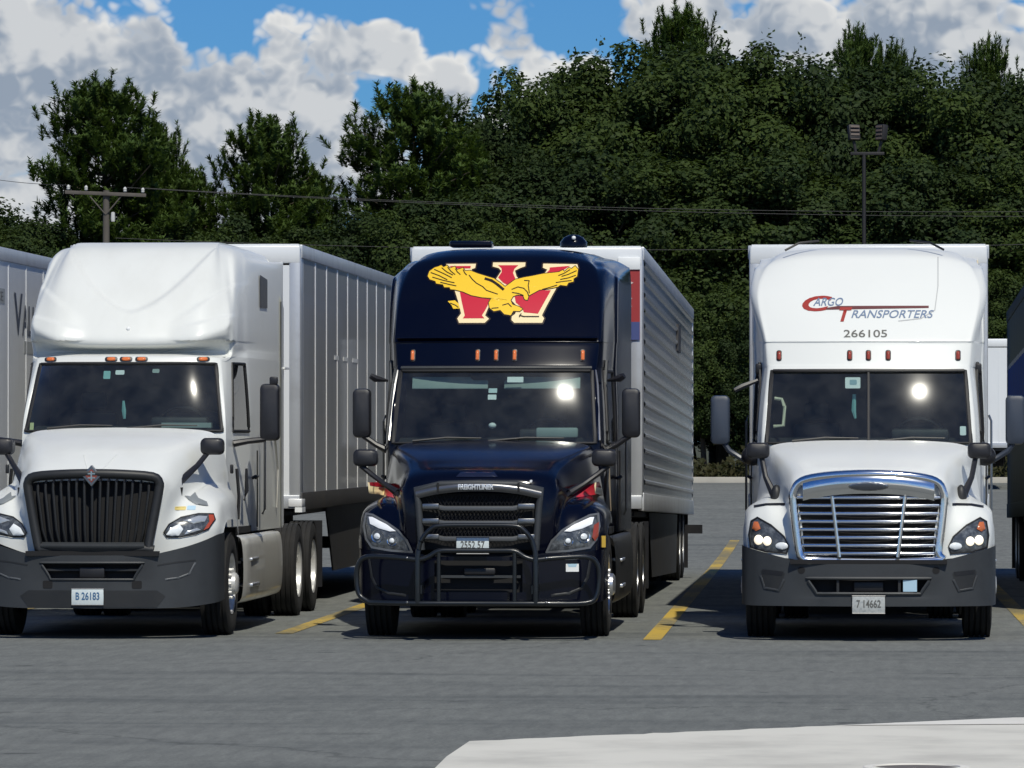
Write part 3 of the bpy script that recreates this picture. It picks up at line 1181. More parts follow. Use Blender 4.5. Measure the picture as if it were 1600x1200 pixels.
# floodlight pole behind the right-hand rig
LY = 150.0
pl = at(1350, 240, LY)
fl = thing('floodlight_pole', 'tall dark lot-light pole carrying two square floodlight heads', 'light pole', (pl.x, LY, ground_z(LY)))
zt = pl.z - ground_z(LY)
M_POLE = mat('dark_bronze', (.018, .017, .018), .6, .1)
MB().tube([(0, 0, 0), (0, 0, zt)], [.075, .055], 12).build('post', M_POLE, fl)
MB().span((-.16, -.16, 0), (.16, .16, .35)).build('base_plate', M_POLE, fl, bevel=.02)
MB().box((.10, 0, zt), (1.0, .09, .09)).build('bracket', M_POLE, fl, bevel=.01)
for (x, rz, rx) in ((-.30, .35, -.55), (.52, -.9, -.35)):
    hz = zt + .62
    hd = MB().box((x, -.02, hz), (.34, .20, .46), (rx * .4, 0, rz)).build('lamp_head', M_POLE, fl, bevel=.03)
    mb = MB()
    for q in range(4):
        mb.box((x - .11 * math.sin(-rz) * 1.0, -.02 - .13 * math.cos(rz), hz - .17 + q * .115), (.27, .02, .06), (rx * .4, 0, rz))
    mb.build('louvre', mat('louvre_tan', (.11, .085, .07), .6), hd)
    MB().tube([(x * .8, 0, zt), (x, 0, hz - .25)], .045, 8).build('knuckle', M_POLE, fl)

# ================================================================== RIG PARTS
_cache = {}


def tyre_mesh(w=.28, r=.50):
    key = ('tyre', w, r)
    if key not in _cache:
        h = w / 2
        prof = [(-h * .80, r * .57), (-h * .98, r * .66), (-h, r * .80), (-h * .93, r * .93), (-h * .82, r * .985)]
        for i in range(5):      # tread grooves
            a = -h * .78 + i * h * 1.56 / 4
            prof += [(a - h * .12, r), (a + h * .12, r)]
            if i < 4:
                prof += [(a + h * .13, r - .014), (a + h * .25, r - .014)]
        prof += [(h * .82, r * .985), (h * .93, r * .93), (h, r * .80), (h * .98, r * .66), (h * .80, r * .57)]
        me = MB().lathe(prof, n=40).mesh('tyre', 50)
        me.materials.append(M_RUBBER)
        _cache[key] = me
    return _cache[key]


def rim_mesh(front, m):
    """outer side towards +x"""
    key = ('rim', front, m.name)
    if key not in _cache:
        mb = MB()
        if front:
            mb.lathe([(-.08, .285), (.115, .29), (.13, .30), (.125, .275), (.07, .25), (.085, .20), (.10, .16), (.10, .115), (.17, .105), (.19, .08), (.195, .0)], n=36)
        else:
            mb.lathe([(-.08, .285), (.115, .29), (.13, .30), (.12, .275), (-.06, .25), (-.085, .20), (-.07, .15), (.07, .13), (.08, .10), (.085, .0)], n=36)
        for k in range(10):
            a = 2 * math.pi * k / 10
            x0 = .09 if front else -.07
            mb.tube([(x0, .142 * math.cos(a), .142 * math.sin(a)), (x0 + .05, .142 * math.cos(a), .142 * math.sin(a))], .016, 6)
        me = mb.mesh('rim', 40)
        me.materials.append(m)
        _cache[key] = me
    return _cache[key]


def wheel(par, x, y, side, front=True, m=None, z=.5, label=None):
    o = link('wheel', tyre_mesh(), None, par)
    o.location = (x, y, z)
    o.rotation_euler = (0, 0, 0 if side > 0 else math.pi)
    link('rim', rim_mesh(front, m or M_RIM), None, o)
    return o


def dual(par, x, y, side, m=None, z=.5):
    wheel(par, x, y, side, False, m, z)
    o = link('wheel', tyre_mesh(), None, par)
    o.location = (x - side * .32, y, z)


def rounded_rect(cx, cz, w, h, r, n=5):
    out = []
    for (sx, sz, a0) in ((1, 1, 0), (-1, 1, 90), (-1, -1, 180), (1, -1, 270)):
        for k in range(n + 1):
            a = R(a0 + 90 * k / n)
            out.append((cx + sx * (w / 2 - r) + r * math.cos(a), cz + sz * (h / 2 - r) + r * math.sin(a)))
    return out


def shell(outline, y0, y1, taper=.85):
    """a soft pillow of an outline between y0 (front) and y1"""
    k = len(outline)
    cx = sum(p[0] for p in outline) / k
    cz = sum(p[1] for p in outline) / k
    mb = MB()
    rings = [(y1, 1.0), (y0 + .4 * (y1 - y0), 1.0), (y0 + .12 * (y1 - y0), .96), (y0, taper)]
    vs_, fs_ = [], []
    for (y, s) in rings:
        vs_ += [(cx + (p[0] - cx) * s, y, cz + (p[1] - cz) * s) for p in outline]
    for r_ in range(len(rings) - 1):
        for i in range(k):
            j = (i + 1) % k
            fs_.append((r_ * k + i, r_ * k + j, (r_ + 1) * k + j, (r_ + 1) * k + i))
    fs_.append(tuple(range(k)))
    fs_.append(tuple((len(rings) - 1) * k + i for i in range(k)))
    return mb.add(vs_, fs_)


def door_mirror(par, cx, y, z0, z1, w, arm, m=M_MIRROR):
    """tall mirror head on an arm; arm = list of points from the door"""
    o = shell(rounded_rect(cx, (z0 + z1) / 2, w, z1 - z0, min(w * .3, .05)), y, y + .13, .80).build('door_mirror', m, par, 45)
    gl = MB()
    gl.add([(cx - w * .40, y + .133, z0 + .03), (cx + w * .40, y + .133, z0 + .03), (cx + w * .40, y + .133, z1 - .03), (cx - w * .40, y + .133, z1 - .03)], [(0, 1, 2, 3)])
    gl.build('mirror_glass', M_CHROME, o)
    MB().tube(arm, [.045] + [.036] * (len(arm) - 1), 8, sq=(1, .8)).build('mirror_arm', m, o)
    return o


def hood_mirror(par, cx, y, cz, w, h, arm, foot=None, m=M_MIRROR):
    o = shell(rounded_rect(cx, cz, w, h, min(w, h) * .32), y, y + .15, .72).build('hood_mirror', m, par, 50)
    MB().tube(arm, [.026] * (len(arm) - 1) + [.04], 8).build('mirror_arm', m, o)
    if foot:
        MB().tube(foot, [.036] * (len(foot) - 1) + [.015], 8, sq=(1, .6)).build('mirror_foot', m, o)
    return o


def plate(par, cx, y, cz, body, m_txt, m_pl=None, w=.305, h=.152, seed=1):
    o = MB().span((cx - w / 2, y - .006, cz - h / 2), (cx + w / 2, y, cz + h / 2)).build('license_plate', m_pl or M_PLATE, par, bevel=.003)
    V, F = text2d(body, .10, 0, w * .74, .002, 'CENTER')
    mb = MB()
    mb.add([(p[0] + cx, y - .0085, p[1] + cz - .03) for p in V], F)
    mb.build('plate_number', m_txt, o, 0)
    fr = MB()
    fr.tube([(cx + sx * w / 2, y - .004, cz + sz * h / 2) for sx, sz in ((-1, -1), (1, -1), (1, 1), (-1, 1))], .006, 6, closed=True)
    fr.build('plate_frame', M_SATIN, o)
    return o


def marker_lamp(par, bvh, x, z, w, h, m=M_AMBER):
    base = decal('marker_lamp', [rounded_rect(x, z, w * 1.5, h * 1.25, min(w, h) * .55)], bvh, M_BLACK, par, .006, .03, .006)
    decal('lens', [rounded_rect(x, z, w, h, min(w, h) * .45)], bvh, m, base, .014, .02, .016)
    return base


def interior(par, zb, zt, y0, w, visors=True):
    """dash, wheel, seats and lining seen through the windscreen"""
    d = MB()
    d.add([(-w, y0 + .12, zb - .05), (w, y0 + .12, zb - .05), (w, y0 + .62, zb + .07), (-w, y0 + .62, zb + .07), (w, y0 + .66, zb - .5), (-w, y0 + .66, zb - .5)],
          [(0, 1, 2, 3), (3, 2, 4, 5)])
    d.build('dashboard', M_DASH, par, 30)
    inst = MB()
    inst.span((.22, y0 + .45, zb + .03), (.80, y0 + .66, zb + .16))
    inst.build('instrument_hood', M_DASH, par, bevel=.04)
    sw = MB()
    c = Vector((.50, y0 + .78, zb + .06))
    ring = [c + Vector((.235 * math.cos(t), -.10 * math.sin(t), .20 * math.sin(t))) for t in [2 * math.pi * k / 28 for k in range(28)]]
    sw.tube(ring, .018, 7, closed=True)
    for t in (0, math.pi, -math.pi / 2):
        sw.tube([c, c + Vector((.23 * math.cos(t), -.10 * math.sin(t), .20 * math.sin(t)))], .014, 6)
    sw.build('steering_wheel', M_BLACK, par)
    for sx in (-.52, .52):
        s = MB()
        s.span((sx - .25, y0 + 1.1, zb - .75), (sx + .25, y0 + 1.6, zb - .55))
        s.span((sx - .24, y0 + 1.5, zb - .6), (sx + .24, y0 + 1.64, zb + .22))
        st = s.build('seat', M_SEATS, par, bevel=.05)
        MB().span((sx - .13, y0 + 1.52, zb + .24), (sx + .13, y0 + 1.62, zb + .42)).build('headrest', M_SEATS, st, bevel=.04)
    wl = MB()
    wl.add([(-1.05, y0 + 2.0, zb - 1.0), (1.05, y0 + 2.0, zb - 1.0), (1.05, y0 + 2.0, zt + .3), (-1.05, y0 + 2.0, zt + .3)], [(0, 1, 2, 3)])
    wl.add([(-.95, y0 + .62, zt + .10), (.95, y0 + .62, zt + .10), (1.0, y0 + 2.0, zt + .2), (-1.0, y0 + 2.0, zt + .2)], [(0, 1, 2, 3)])
    wl.build('cabin_lining', M_CABIN, par, 0)
    if visors:
        for sx in (-.46, .46):
            MB().box((sx, y0 + .41, zt - .085), (.76, .02, .13), (R(-22), 0, 0)).build('sun_visor', M_VISOR, par, bevel=.008)


def chassis(par, y_front, y_end, m=M_STEEL):
    f = MB()
    for s in (-1, 1):
        f.span((s * .38, y_front, .72), (s * .46, y_end, .98))
    for y in (1.4, 3.2, 5.0, y_end - .2):
        f.span((-.38, y - .06, .76), (.38, y + .06, .92))
    f.build('frame_rails', m, par)
    a = MB()
    a.tube([(-1.0, 1.4, .5), (1.0, 1.4, .5)], .07, 8)
    a.span((-.32, .75, .48), (.32, 1.9, 1.05))
    a.build('engine_and_axle', m, par, bevel=.03)
    r = MB()
    r.span((-.80, .52, .72), (.80, .60, 1.45))
    r.build('radiator', M_VOID, par)
    u = MB()
    u.span((-1.14, 1.95, .70), (1.14, 5.2, 1.04))
    u.build('cab_floor', m, par)
    MB().span((-.92, 1.96, .30), (.92, 2.0, .98)).build('underbody_blocker', M_BLACK, par)  # added panel that blocks light and the view through under the cab


def drive_axles(par, ys, m_rim=None):
    for y in ys:
        for s in (-1, 1):
            dual(par, s * 1.09, y, s, m_rim)
        MB().tube([(-.9, y, .5), (.9, y, .5)], .09, 8).build('drive_axle', M_STEEL, par)
    fw = MB()
    fw.span((-.45, ys[0] + .2, .98), (.45, ys[-1] - .1, 1.10))
    fw.build('fifth_wheel', M_STEEL, par, bevel=.02)
    for s in (-1, 1):
        MB().span((s * .80, ys[-1] + .62, .25), (s * 1.25, ys[-1] + .635, 1.0)).build('mud_flap', M_BLACK, par)


M_PLAST_L = mat('plastic_bar', (.10, .105, .11), .4, .3)


# ------------------------------------------------------------------ Cascadia-like conventional tractor
def hood_columns(k='c', dz=0.0):
    if k in 'cn':
        A = [(0, .10, .76), (0, .06, 1.1), (0, .08, 1.40), (0, .17, 1.585), (0, .55, 1.69), (0, 1.0, 1.785), (0, 1.5, 1.86), (0, 1.97, 1.905)]
        B = [(.42, .115, .76), (.42, .075, 1.1), (.44, .095, 1.39), (.44, .19, 1.575), (.45, .57, 1.685), (.48, 1.0, 1.78), (.52, 1.5, 1.853), (.56, 1.97, 1.898)]
        C = [(.60, .15, .76), (.63, .11, 1.1), (.68, .14, 1.37), (.67, .25, 1.535), (.69, .6, 1.655), (.75, 1.0, 1.745), (.83, 1.5, 1.82), (.90, 1.97, 1.865)]
        Dd = [(.66, .19, .76), (.69, .16, 1.1), (.735, .21, 1.35), (.765, .34, 1.46), (.80, .66, 1.555), (.87, 1.05, 1.655), (.94, 1.5, 1.74), (1.0, 1.97, 1.79)]
        E = [(.74, .23, .78), (.77, .25, 1.06), (.795, .37, 1.25), (.825, .52, 1.315), (.87, .8, 1.36), (.92, 1.1, 1.41), (1.0, 1.5, 1.48), (1.06, 1.97, 1.53)]
        F = [(.95, .28, .80), (.965, .33, 1.08), (.98, .45, 1.255), (.99, .62, 1.315), (1.0, .9, 1.345), (1.02, 1.2, 1.345), (1.06, 1.6, 1.33), (1.10, 1.97, 1.31)]
        G_ = [(1.13, .42, .83), (1.145, .46, 1.04), (1.15, .55, 1.17), (1.155, .70, 1.225), (1.165, .95, 1.245), (1.175, 1.25, 1.24), (1.175, 1.6, 1.215), (1.16, 1.97, 1.19)]
        H_ = [(1.195, .60, .87), (1.2, .64, .95), (1.2, .74, 1.04), (1.2, .90, 1.085), (1.2, 1.1, 1.10), (1.2, 1.38, 1.10), (1.195, 1.68, 1.05), (1.18, 1.97, .86)]
        if k == 'n':
            C[0], C[1], C[2] = (.54, .15, .76), (.56, .11, 1.1), (.60, .14, 1.37)
    else:       # the taller, narrower nose of the truck with the vertical-bar grille
        A = [(0, .12, .80), (0, .08, 1.1), (0, .12, 1.52), (0, .21, 1.615), (0, .6, 1.78), (0, 1.1, 1.90), (0, 1.55, 1.975), (0, 1.98, 2.03)]
        B = [(.38, .135, .80), (.40, .10, 1.1), (.42, .135, 1.51), (.42, .23, 1.605), (.45, .62, 1.77), (.5, 1.1, 1.89), (.54, 1.55, 1.965), (.58, 1.98, 2.02)]
        C = [(.50, .16, .80), (.56, .13, 1.1), (.635, .175, 1.48), (.62, .28, 1.57), (.66, .65, 1.735), (.74, 1.1, 1.855), (.82, 1.55, 1.93), (.90, 1.98, 1.98)]
        Dd = [(.56, .20, .80), (.62, .18, 1.1), (.70, .24, 1.38), (.74, .40, 1.49), (.78, .7, 1.61), (.85, 1.1, 1.73), (.93, 1.55, 1.81), (1.0, 1.98, 1.86)]
        E = [(.68, .26, .82), (.73, .28, 1.06), (.775, .40, 1.26), (.815, .55, 1.36), (.86, .8, 1.43), (.92, 1.15, 1.50), (1.0, 1.55, 1.57), (1.05, 1.98, 1.62)]
        F = [(.92, .33, .90), (.935, .36, 1.09), (.945, .48, 1.27), (.955, .65, 1.37), (.975, .9, 1.43), (1.005, 1.2, 1.46), (1.045, 1.6, 1.45), (1.08, 1.98, 1.44)]
        G_ = [(1.11, .48, .97), (1.125, .50, 1.09), (1.13, .58, 1.21), (1.135, .72, 1.29), (1.145, .95, 1.33), (1.155, 1.25, 1.33), (1.155, 1.6, 1.30), (1.145, 1.98, 1.27)]
        H_ = [(1.185, .66, 1.015), (1.19, .69, 1.055), (1.19, .78, 1.095), (1.19, .92, 1.125), (1.195, 1.12, 1.135), (1.195, 1.36, 1.125), (1.19, 1.66, 1.07), (1.17, 1.98, .88)]
    return [A, B, C, Dd, E, F, G_, H_]


def cab_columns(roof_w=1.0, zr=0.0):
    """rows: sill, belt, windscreen top, header, lamp band top, brow, mid roof, upper roof, roof edge, roof top, rear top"""
    Z = [.98, 1.875, 2.595, 2.64, 2.86, 2.93, 3.34, 3.66, 3.80, 3.865, 3.88]
    YC = [2.0, 1.96, 2.270, 2.305, 2.385, 2.41, 2.74, 3.08, 3.32, 3.8, 5.3]

    def colm(xs, dy, dz=(0,) * 11, ys=None):
        out = []
        for i in range(11):
            z = Z[i] + dz[i] + (zr if i > 5 else 0)
            y = (ys[i] if ys else YC[i] + dy)
            out.append((xs[i], y, z))
        return out
    w = roof_w
    c0 = colm([0] * 11, 0)
    c1 = colm([.35] * 11, .014)
    c2 = colm([.70, .70, .69, .69, .69, .69, .68 * w, .66 * w, .62 * w, .60 * w, .62 * w], .055, (0, 0, 0, 0, 0, 0, 0, -.004, -.012, -.012, 0))
    c3 = colm([.96, 1.005, .955, .955, .965, .965, .945 * w, .90 * w, .84 * w, .80 * w, .82 * w], .115, (0, 0, 0, 0, 0, 0, 0, -.02, -.05, -.045, -.02))
    c4 = colm([1.04, 1.07, 1.02, 1.025, 1.035, 1.04, 1.025 * w, .985 * w, .93 * w, .90 * w, .93 * w], 0, (0, 0, 0, 0, 0, 0, 0, -.06, -.12, -.11, -.06),
              [2.2, 2.16, 2.47, 2.50, 2.55, 2.565, 2.90, 3.22, 3.46, 3.9, 5.3])
    c5 = colm([1.09, 1.105, 1.06, 1.065, 1.075, 1.08, 1.075 * w, 1.055 * w, 1.02 * w, 1.0 * w, 1.03 * w], 0, (0, 0, 0, 0, 0, 0, -.01, -.07, -.13, -.13, -.08),
              [2.42, 2.40, 2.66, 2.68, 2.73, 2.76, 3.06, 3.36, 3.6, 4.0, 5.3])
    c6 = colm([1.15, 1.15, 1.12, 1.12, 1.13, 1.135, 1.13, 1.12, 1.10, 1.09, 1.12], 0, (0, 0, 0, 0, 0, 0, -.03, -.12, -.19, -.19, -.12),
              [3.15, 3.15, 3.15, 3.15, 3.2, 3.22, 3.35, 3.55, 3.75, 4.15, 5.3])
    c7 = colm([1.18, 1.18, 1.165, 1.165, 1.17, 1.175, 1.175, 1.17, 1.16, 1.155, 1.17], 0, (0, 0, 0, 0, 0, 0, -.04, -.14, -.22, -.23, -.15),
              [3.45, 3.45, 3.45, 3.45, 3.5, 3.5, 3.6, 3.75, 3.9, 4.3, 5.3])
    c8 = [(1.21, 5.3, .98), (1.21, 5.3, 1.875), (1.21, 5.3, 2.595), (1.21, 5.3, 2.64), (1.21, 5.3, 2.86), (1.21, 5.3, 2.93), (1.21, 5.3, 3.28), (1.21, 5.3, 3.5), (1.205, 5.3, 3.6), (1.20, 5.3, 3.67), (1.19, 5.3, 3.72)]
    return [c0, c1, c2, c3, c4, c5, c6, c7, c8]


def cab_body(par, cols, paint, warp=None, rows_ws=(1, 2), nu=9, nv=7, door_cols=(5, 6)):
    mb, patches, rings = loft(cols, nu, nv, True, [(0, 3, rows_ws[0], rows_ws[1]), (door_cols[0], door_cols[1], rows_ws[0], rows_ws[1])], 0.0, warp, (3, rows_ws[0], rows_ws[1]))
    full = MB()
    full.v = list(mb.v)
    full.f = list(mb.f)
    cab = mb.build('cab', paint, par, 28 if warp is None else 55)
    back = MB()
    yb = cols[-1][0][1]
    prof = [(p[0], p[2]) for p in cols[-1]]
    top = [(c[-1][0], c[-1][2]) for c in reversed(cols)]
    half = prof + top[1:]
    outl = half + [(-x, z) for (x, z) in reversed(half[:-1])]
    back.add([(x, yb, z) for (x, z) in outl], [tuple(range(len(outl)))])
    back.build('cab_rear_wall', paint, par, 0)
    ws = patches[0].build('windshield', M_GLASS, par, 60)
    seal = MB().tube([p + Vector((0, -.004, 0)) for p in rings[0]], .022, 6, closed=True, sq=(1, .7)).build('windshield_seal', M_SEAL, ws)
    doors = []
    for k in (1, 2):
        g = patches[k].build('door_window', M_SIDEGLASS, par, 60)
        MB().tube(rings[k], .018, 6, closed=True).build('window_seal', M_SEAL, g)
        s = 1 if sum(v[0] for v in patches[k].v) > 0 else -1
        doors.append((s, g))
    return cab, full, patches, rings


def wiper(par, x0, x1, z, y0):
    MB().tube([(x0, y0, z), ((x0 + x1) / 2, y0 + .01, z + .035), (x1, y0 + .03, z + .03)], [.014, .010, .006], 6).build('wiper', M_BLACK, par)


def bumper_fn(cols_, hole, paint, par, depth=.10, nu=7, nv=5):
    mb, pm, rings = loft(cols_, nu, nv, True, [hole] if hole else [], depth)
    full = bvh_of(mb)
    o = mb.build('bumper', paint, par, 32)
    return o, full, rings


def grab(par, pts, m, r=.014, name='grab_handle'):
    return MB().tube(pts, r, 7).build(name, m, par)


def side_kit(par, paint, m_tank, ysleep=5.3, zt=.98, side_w=1.2):
    """door shut-lines, handle, chassis fairing with step, extender; both sides"""
    for s in (-1, 1):
        f = MB()
        # fuel-tank fairing: a bowed panel
        cols_ = []
        for (y, bow) in ((2.02, .0), (2.3, .03), (3.2, .045), (4.3, .045), (5.1, .03), (5.3, .0)):
            cols_.append([(s * (1.13 + bow), y, .96), (s * (1.19 + bow), y, .90), (s * (1.21 + bow), y, .62), (s * (1.19 + bow), y, .34), (s * (1.10 + bow), y, .28)])
        mb, _, _ = loft(cols_, 4, 4, False)
        fo = mb.build('chassis_fairing', m_tank, par, 40)
        MB().span((s * .95, 2.03, .955), (s * 1.14, 5.28, .975)).build('fairing_top', M_SILVER, fo)
        MB().span((s * 1.10, 2.35, .44), (s * 1.265, 2.95, .475)).build('step', M_ALU, fo, bevel=.008)
        MB().span((s * 1.10, 2.35, .70), (s * 1.262, 2.9, .73)).build('step', M_ALU, fo, bevel=.008)
        d = MB().tube([(s * 1.185, 3.36, 1.02), (s * 1.185, 3.36, 1.8)], .008, 5)
        d.build('door_seam', M_SEAL, par)
        MB().tube([(s * 1.175, 3.02, 1.52), (s * 1.205, 3.05, 1.54), (s * 1.205, 3.22, 1.54), (s * 1.18, 3.26, 1.52)], .016, 6).build('door_handle', M_BLACK, par)
        MB().tube([(s * 1.215, 3.55, 1.15), (s * 1.24, 3.55, 1.2), (s * 1.24, 3.55, 2.1), (s * 1.215, 3.55, 2.16)], .014, 6).build('grab_handle', M_SATIN, par)
        # cab extender closing the gap to the trailer
        e = MB()
        e.add([(s * 1.208, 5.28, 1.0), (s * 1.19, 5.66, 1.0), (s * 1.19, 5.66, 3.3), (s * 1.208, 5.28, 3.45)], [(0, 1, 2, 3)])
        e.add([(s * 1.178, 5.28, 1.0), (s * 1.175, 5.66, 1.0), (s * 1.175, 5.66, 3.3), (s * 1.178, 5.28, 3.45)], [(0, 1, 2, 3)])
        e.build('side_extender', paint, par, 0)


def skid_rows(xs_ys, zrows):
    """bumper columns: xs_ys = [(x_per_row list or x, y)], zrows per column"""
    out = []
    for (x, y), zs in zip(xs_ys, zrows):
        c = []
        for i, z in enumerate(zs):
            xx = x[i] if isinstance(x, (list, tuple)) else x
            yy = y[i] if isinstance(y, (list, tuple)) else y
            c.append((xx, yy, z))
        out.append(c)
    return out


# ================================================================== TRUCK 3: white tractor, chrome grille
def truck_chrome(X, Y):
    t = thing('semi_tractor', 'white sleeper tractor with a chrome slat grille and lit headlamps', 'truck', (X, Y, 0))
    mb, _, _ = loft(hood_columns('c'), 8, 6, True, [(0, 2, 0, 2)])
    hb = bvh_of(mb)
    hood = mb.build('hood', M_WHITE2, t, 40)
    cols = cab_columns(1.10)
    cab, full, patches, rings = cab_body(t, cols, M_WHITE2)
    cb = bvh_of(full)
    interior(t, 1.86, 2.56, 1.96, .98, False)
    # centre divider of the split windscreen
    P = [hit_y(bvh_of(patches[0]), 0, 1.90 + .69 * k / 8)[0] + Vector((0, -.006, 0)) for k in range(9)]
    MB().tube(P, .016, 6).build('windshield_divider', M_SEAL, t)
    MB().tube([hit_y(bvh_of(patches[0]), x / 10 * .94, 2.575)[0] + Vector((0, -.012, .02)) for x in range(-10, 11)], .018, 6).build('header_trim', M_BLACK, t)
    wsb = bvh_of(patches[0])
    decal('windshield_sticker', [rounded_rect(-.155, 2.475, .15, .11, .01)], wsb, M_PAPER, t, -.012, .05)
    decal('windshield_sticker', [rounded_rect(-.15, 2.48, .07, .05, .01)], wsb, mat('sticker_blue', (.25, .38, .45), .5), t, -.009, .05)
    decal('windshield_sticker', [rounded_rect(.93, 2.0, .06, .09, .01)], wsb, M_PAPER, t, -.012, .05)
    MB().tube([(-.93, 2.33, 2.32), (-.86, 2.33, 2.31), (-.83, 2.30, 2.24), (-.84, 2.25, 2.05), (-.94, 2.23, 2.04)], .018, 7).build('grab_handle', mat('handle_cream', (.72, .66, .5), .5), t)
    MB().span((.28, 2.42, 1.93), (.62, 2.44, 2.0)).build('dash_papers', M_PAPER, t)
    MB().tube([(-.14, 2.30, 2.36), (-.145, 2.30, 2.2), (-.13, 2.30, 2.12)], [.02, .026, .012], 6).build('hanging_ornament', M_TEAL, t)
    # lamps over the windscreen
    for x in (-.885, -.185, 0, .195, .885):
        marker_lamp(t, cb, x, 2.745, .036, .085, M_AMBER_D)
    # lettering on the roof fairing
    r1 = text2d('C', .21, .25, .30, .006)
    decal('lettering', shift2d(r1, -.66, 3.19), cb, M_REDTXT, t, .004)
    decal('lettering', shift2d(text2d('ARGO', .115, .3, .30, .001), -.55, 3.245), cb, M_BLUETXT, t, .005)
    decal('lettering', shift2d(text2d('T', .19, .3, .13, .008), -.29, 3.085), cb, M_REDTXT, t, .005)
    decal('lettering', shift2d(text2d('RANSPORTERS', .112, .3, .82, .001), -.17, 3.12), cb, M_BLUETXT, t, .005)
    decal('lettering', [[(-.42, 3.205), (.60, 3.222), (.60, 3.245), (-.30, 3.243), (-.42, 3.225)]], cb, M_DKTXT, t, .004)
    decal('fleet_number', shift2d(text2d('266105', .105, 0, .43, .001), -.245, 2.925), cb, M_GREYTXT, t, .004)
    # roof deflector seam
    sm = [(.70, 3.75), (.695, 3.45), (.66, 3.20), (.52, 3.115), (.30, 3.09)]
    decal('roof_seam', stroke(sm, .010), cb, mat('seam_grey', (.45, .46, .46), .5), t, .003)
    # grille
    yb = .02
    top = [(-.70, 1.36), (-.715, 1.30), (-.62, 1.535), (0, 1.60)]
    outer = [(-.60, .765), (-.655, .86), (-.71, 1.30), (-.70, 1.42), (-.63, 1.515), (-.4, 1.565), (0, 1.585)]
    outl = outer + [(-x, z) for (x, z) in reversed(outer[:-1])]
    bk = MB()
    bk.prism(outl, .16, .20)
    g = bk.build('grille', M_VOID, t, 0)

    def gy(x):
        return yb + .085 * (abs(x) / .7) ** 2
    ring = [(x, gy(x), z) for (x, z) in outl]
    path = cr(ring + [ring[0]], 4)[:-1]
    MB().tube(path, .042, 10, closed=True, sq=(1.0, 1.0), up=(0, 1, 0)).build('grille_frame', M_CHROME, g, 60)
    crown = MB()
    cols_ = []
    for x in (-.62, -.5, -.3, -.1, .1, .3, .5, .62):
        zt_ = 1.585 - .09 * (abs(x) / .7) ** 2.4
        cols_.append([(x, gy(x) - .02, zt_ - .185), (x, gy(x) - .045, zt_ - .12), (x, gy(x) - .045, zt_ - .05), (x, gy(x) - .01, zt_ + .005), (x, gy(x) + .07, zt_ + .02)])
    lm, _, _ = loft(cols_, 5, 4, False)
    lm.build('grille_crown', M_CHROME, g, 60)
    em = bvh_of(lm)
    ov = [(.19 * math.cos(a) * (1 if abs(math.cos(a)) < .8 else 1.0), 1.468 + .042 * math.sin(a)) for a in [2 * math.pi * k / 28 for k in range(28)]]
    decal('emblem_rim', [ov], em, M_SATIN, g, .006, .04, .006)
    ov2 = [(.172 * math.cos(a), 1.468 + .031 * math.sin(a)) for a in [2 * math.pi * k / 28 for k in range(28)]]
    decal('emblem', [ov2], em, mat('emblem_dark', (.10, .11, .13), .25, .6), g, .014, .04, .003)
    for k in range(8):
        z = .835 + k * .0755
        hw = .615 + .055 * (k / 7)
        pts = [(x * hw / 6, gy(x * hw / 6) + .015, z) for x in range(-6, 7)]
        MB().tube(pts,   .021, 8, sq=(1.1, .88), up=(0, 0, 1)).build('slat', M_CHROME, g, 60)
    for s in (-1, 1):
        MB().tube([(s * (.275 + .07 * k / 6), gy(.3) - .006, .80 + .575 * k / 6) for k in range(7)], .020, 8).build('grille_bar', M_CHROME, g, 60)
    # headlamps
    for s in (1, -1):
        o_ = [(.757, .90), (.80, .99), (.925, 1.096), (1.055, 1.166), (1.115, 1.13), (1.135, 1.0), (1.12, .885), (.98, .845), (.777, .83)]
        ol = [(s * x, z) for (x, z) in o_]
        h = decal('headlight', [ol], hb, M_LAMPBODY, t, .004, .05, .010)
        decal('turn_signal', [[(s * x, z) for (x, z) in [(1.02, 1.06), (1.045, 1.125), (1.085, 1.125), (1.10, 1.06), (1.065, 1.035)]]], hb, mat('amber_orange', (.55, .15, .05), .15, coat=.5), h, .022, .04, .012)
        for (cx, cz, r) in ((1.04, .955, .042), (.958, .945, .040)):
            decal('lamp', [[(s * cx + r * math.cos(a), cz + r * 1.12 * math.sin(a)) for a in [2 * math.pi * k / 18 for k in range(18)]]], hb, M_LAMPON, h, .022, .03, .02)
        decal('lamp_rim', [[(s * .82 + .06 * math.cos(a), .90 + .035 * math.sin(a)) for a in [2 * math.pi * k / 18 for k in range(18)]]], hb, M_CLEAR, h, .020, .03, .015)
        decal('headlight_edge', stroke(ol + [ol[0]], .014), hb, M_SEAL, h, .012, .05)
    # bumper
    XS = [(0, 0.0), (.30, .012), ([.50, .50, .49, .585, .60, .60], .05), (.74, .085), (.95, .16), (1.10, .26), (1.195, .42), (1.215, .80)]
    ZR = [[.335, .40, .455, .60, .66, .735]] * 3 + [[.335, .40, .465, .60, .68, .775], [.335, .40, .47, .61, .71, .83], [.335, .40, .48, .62, .74, .87], [.34, .41, .50, .64, .77, .90], [.36, .43, .52, .66, .79, .91]]
    bo, bb, rg = bumper_fn(skid_rows(XS, ZR), (0, 2, 2, 3), M_PLAST, t)
    MB().tube([p + Vector((0, -.006, 0)) for p in rg[0]], .016, 6, closed=True).build('intake_rim', M_PLAST, bo)
    MB().span((-.62, .13, .42), (.62, .15, .64)).build('intake_back', M_VOID, bo)
    for x in (-.29, .29):
        MB().span((x - .012, .02, .46), (x + .012, .12, .60)).build('intake_rib', M_PLAST_D, bo)
    MB().span((-.14, .05, .47), (.14, .10, .57)).build('radar_sensor', M_BLACK, bo, bevel=.015)
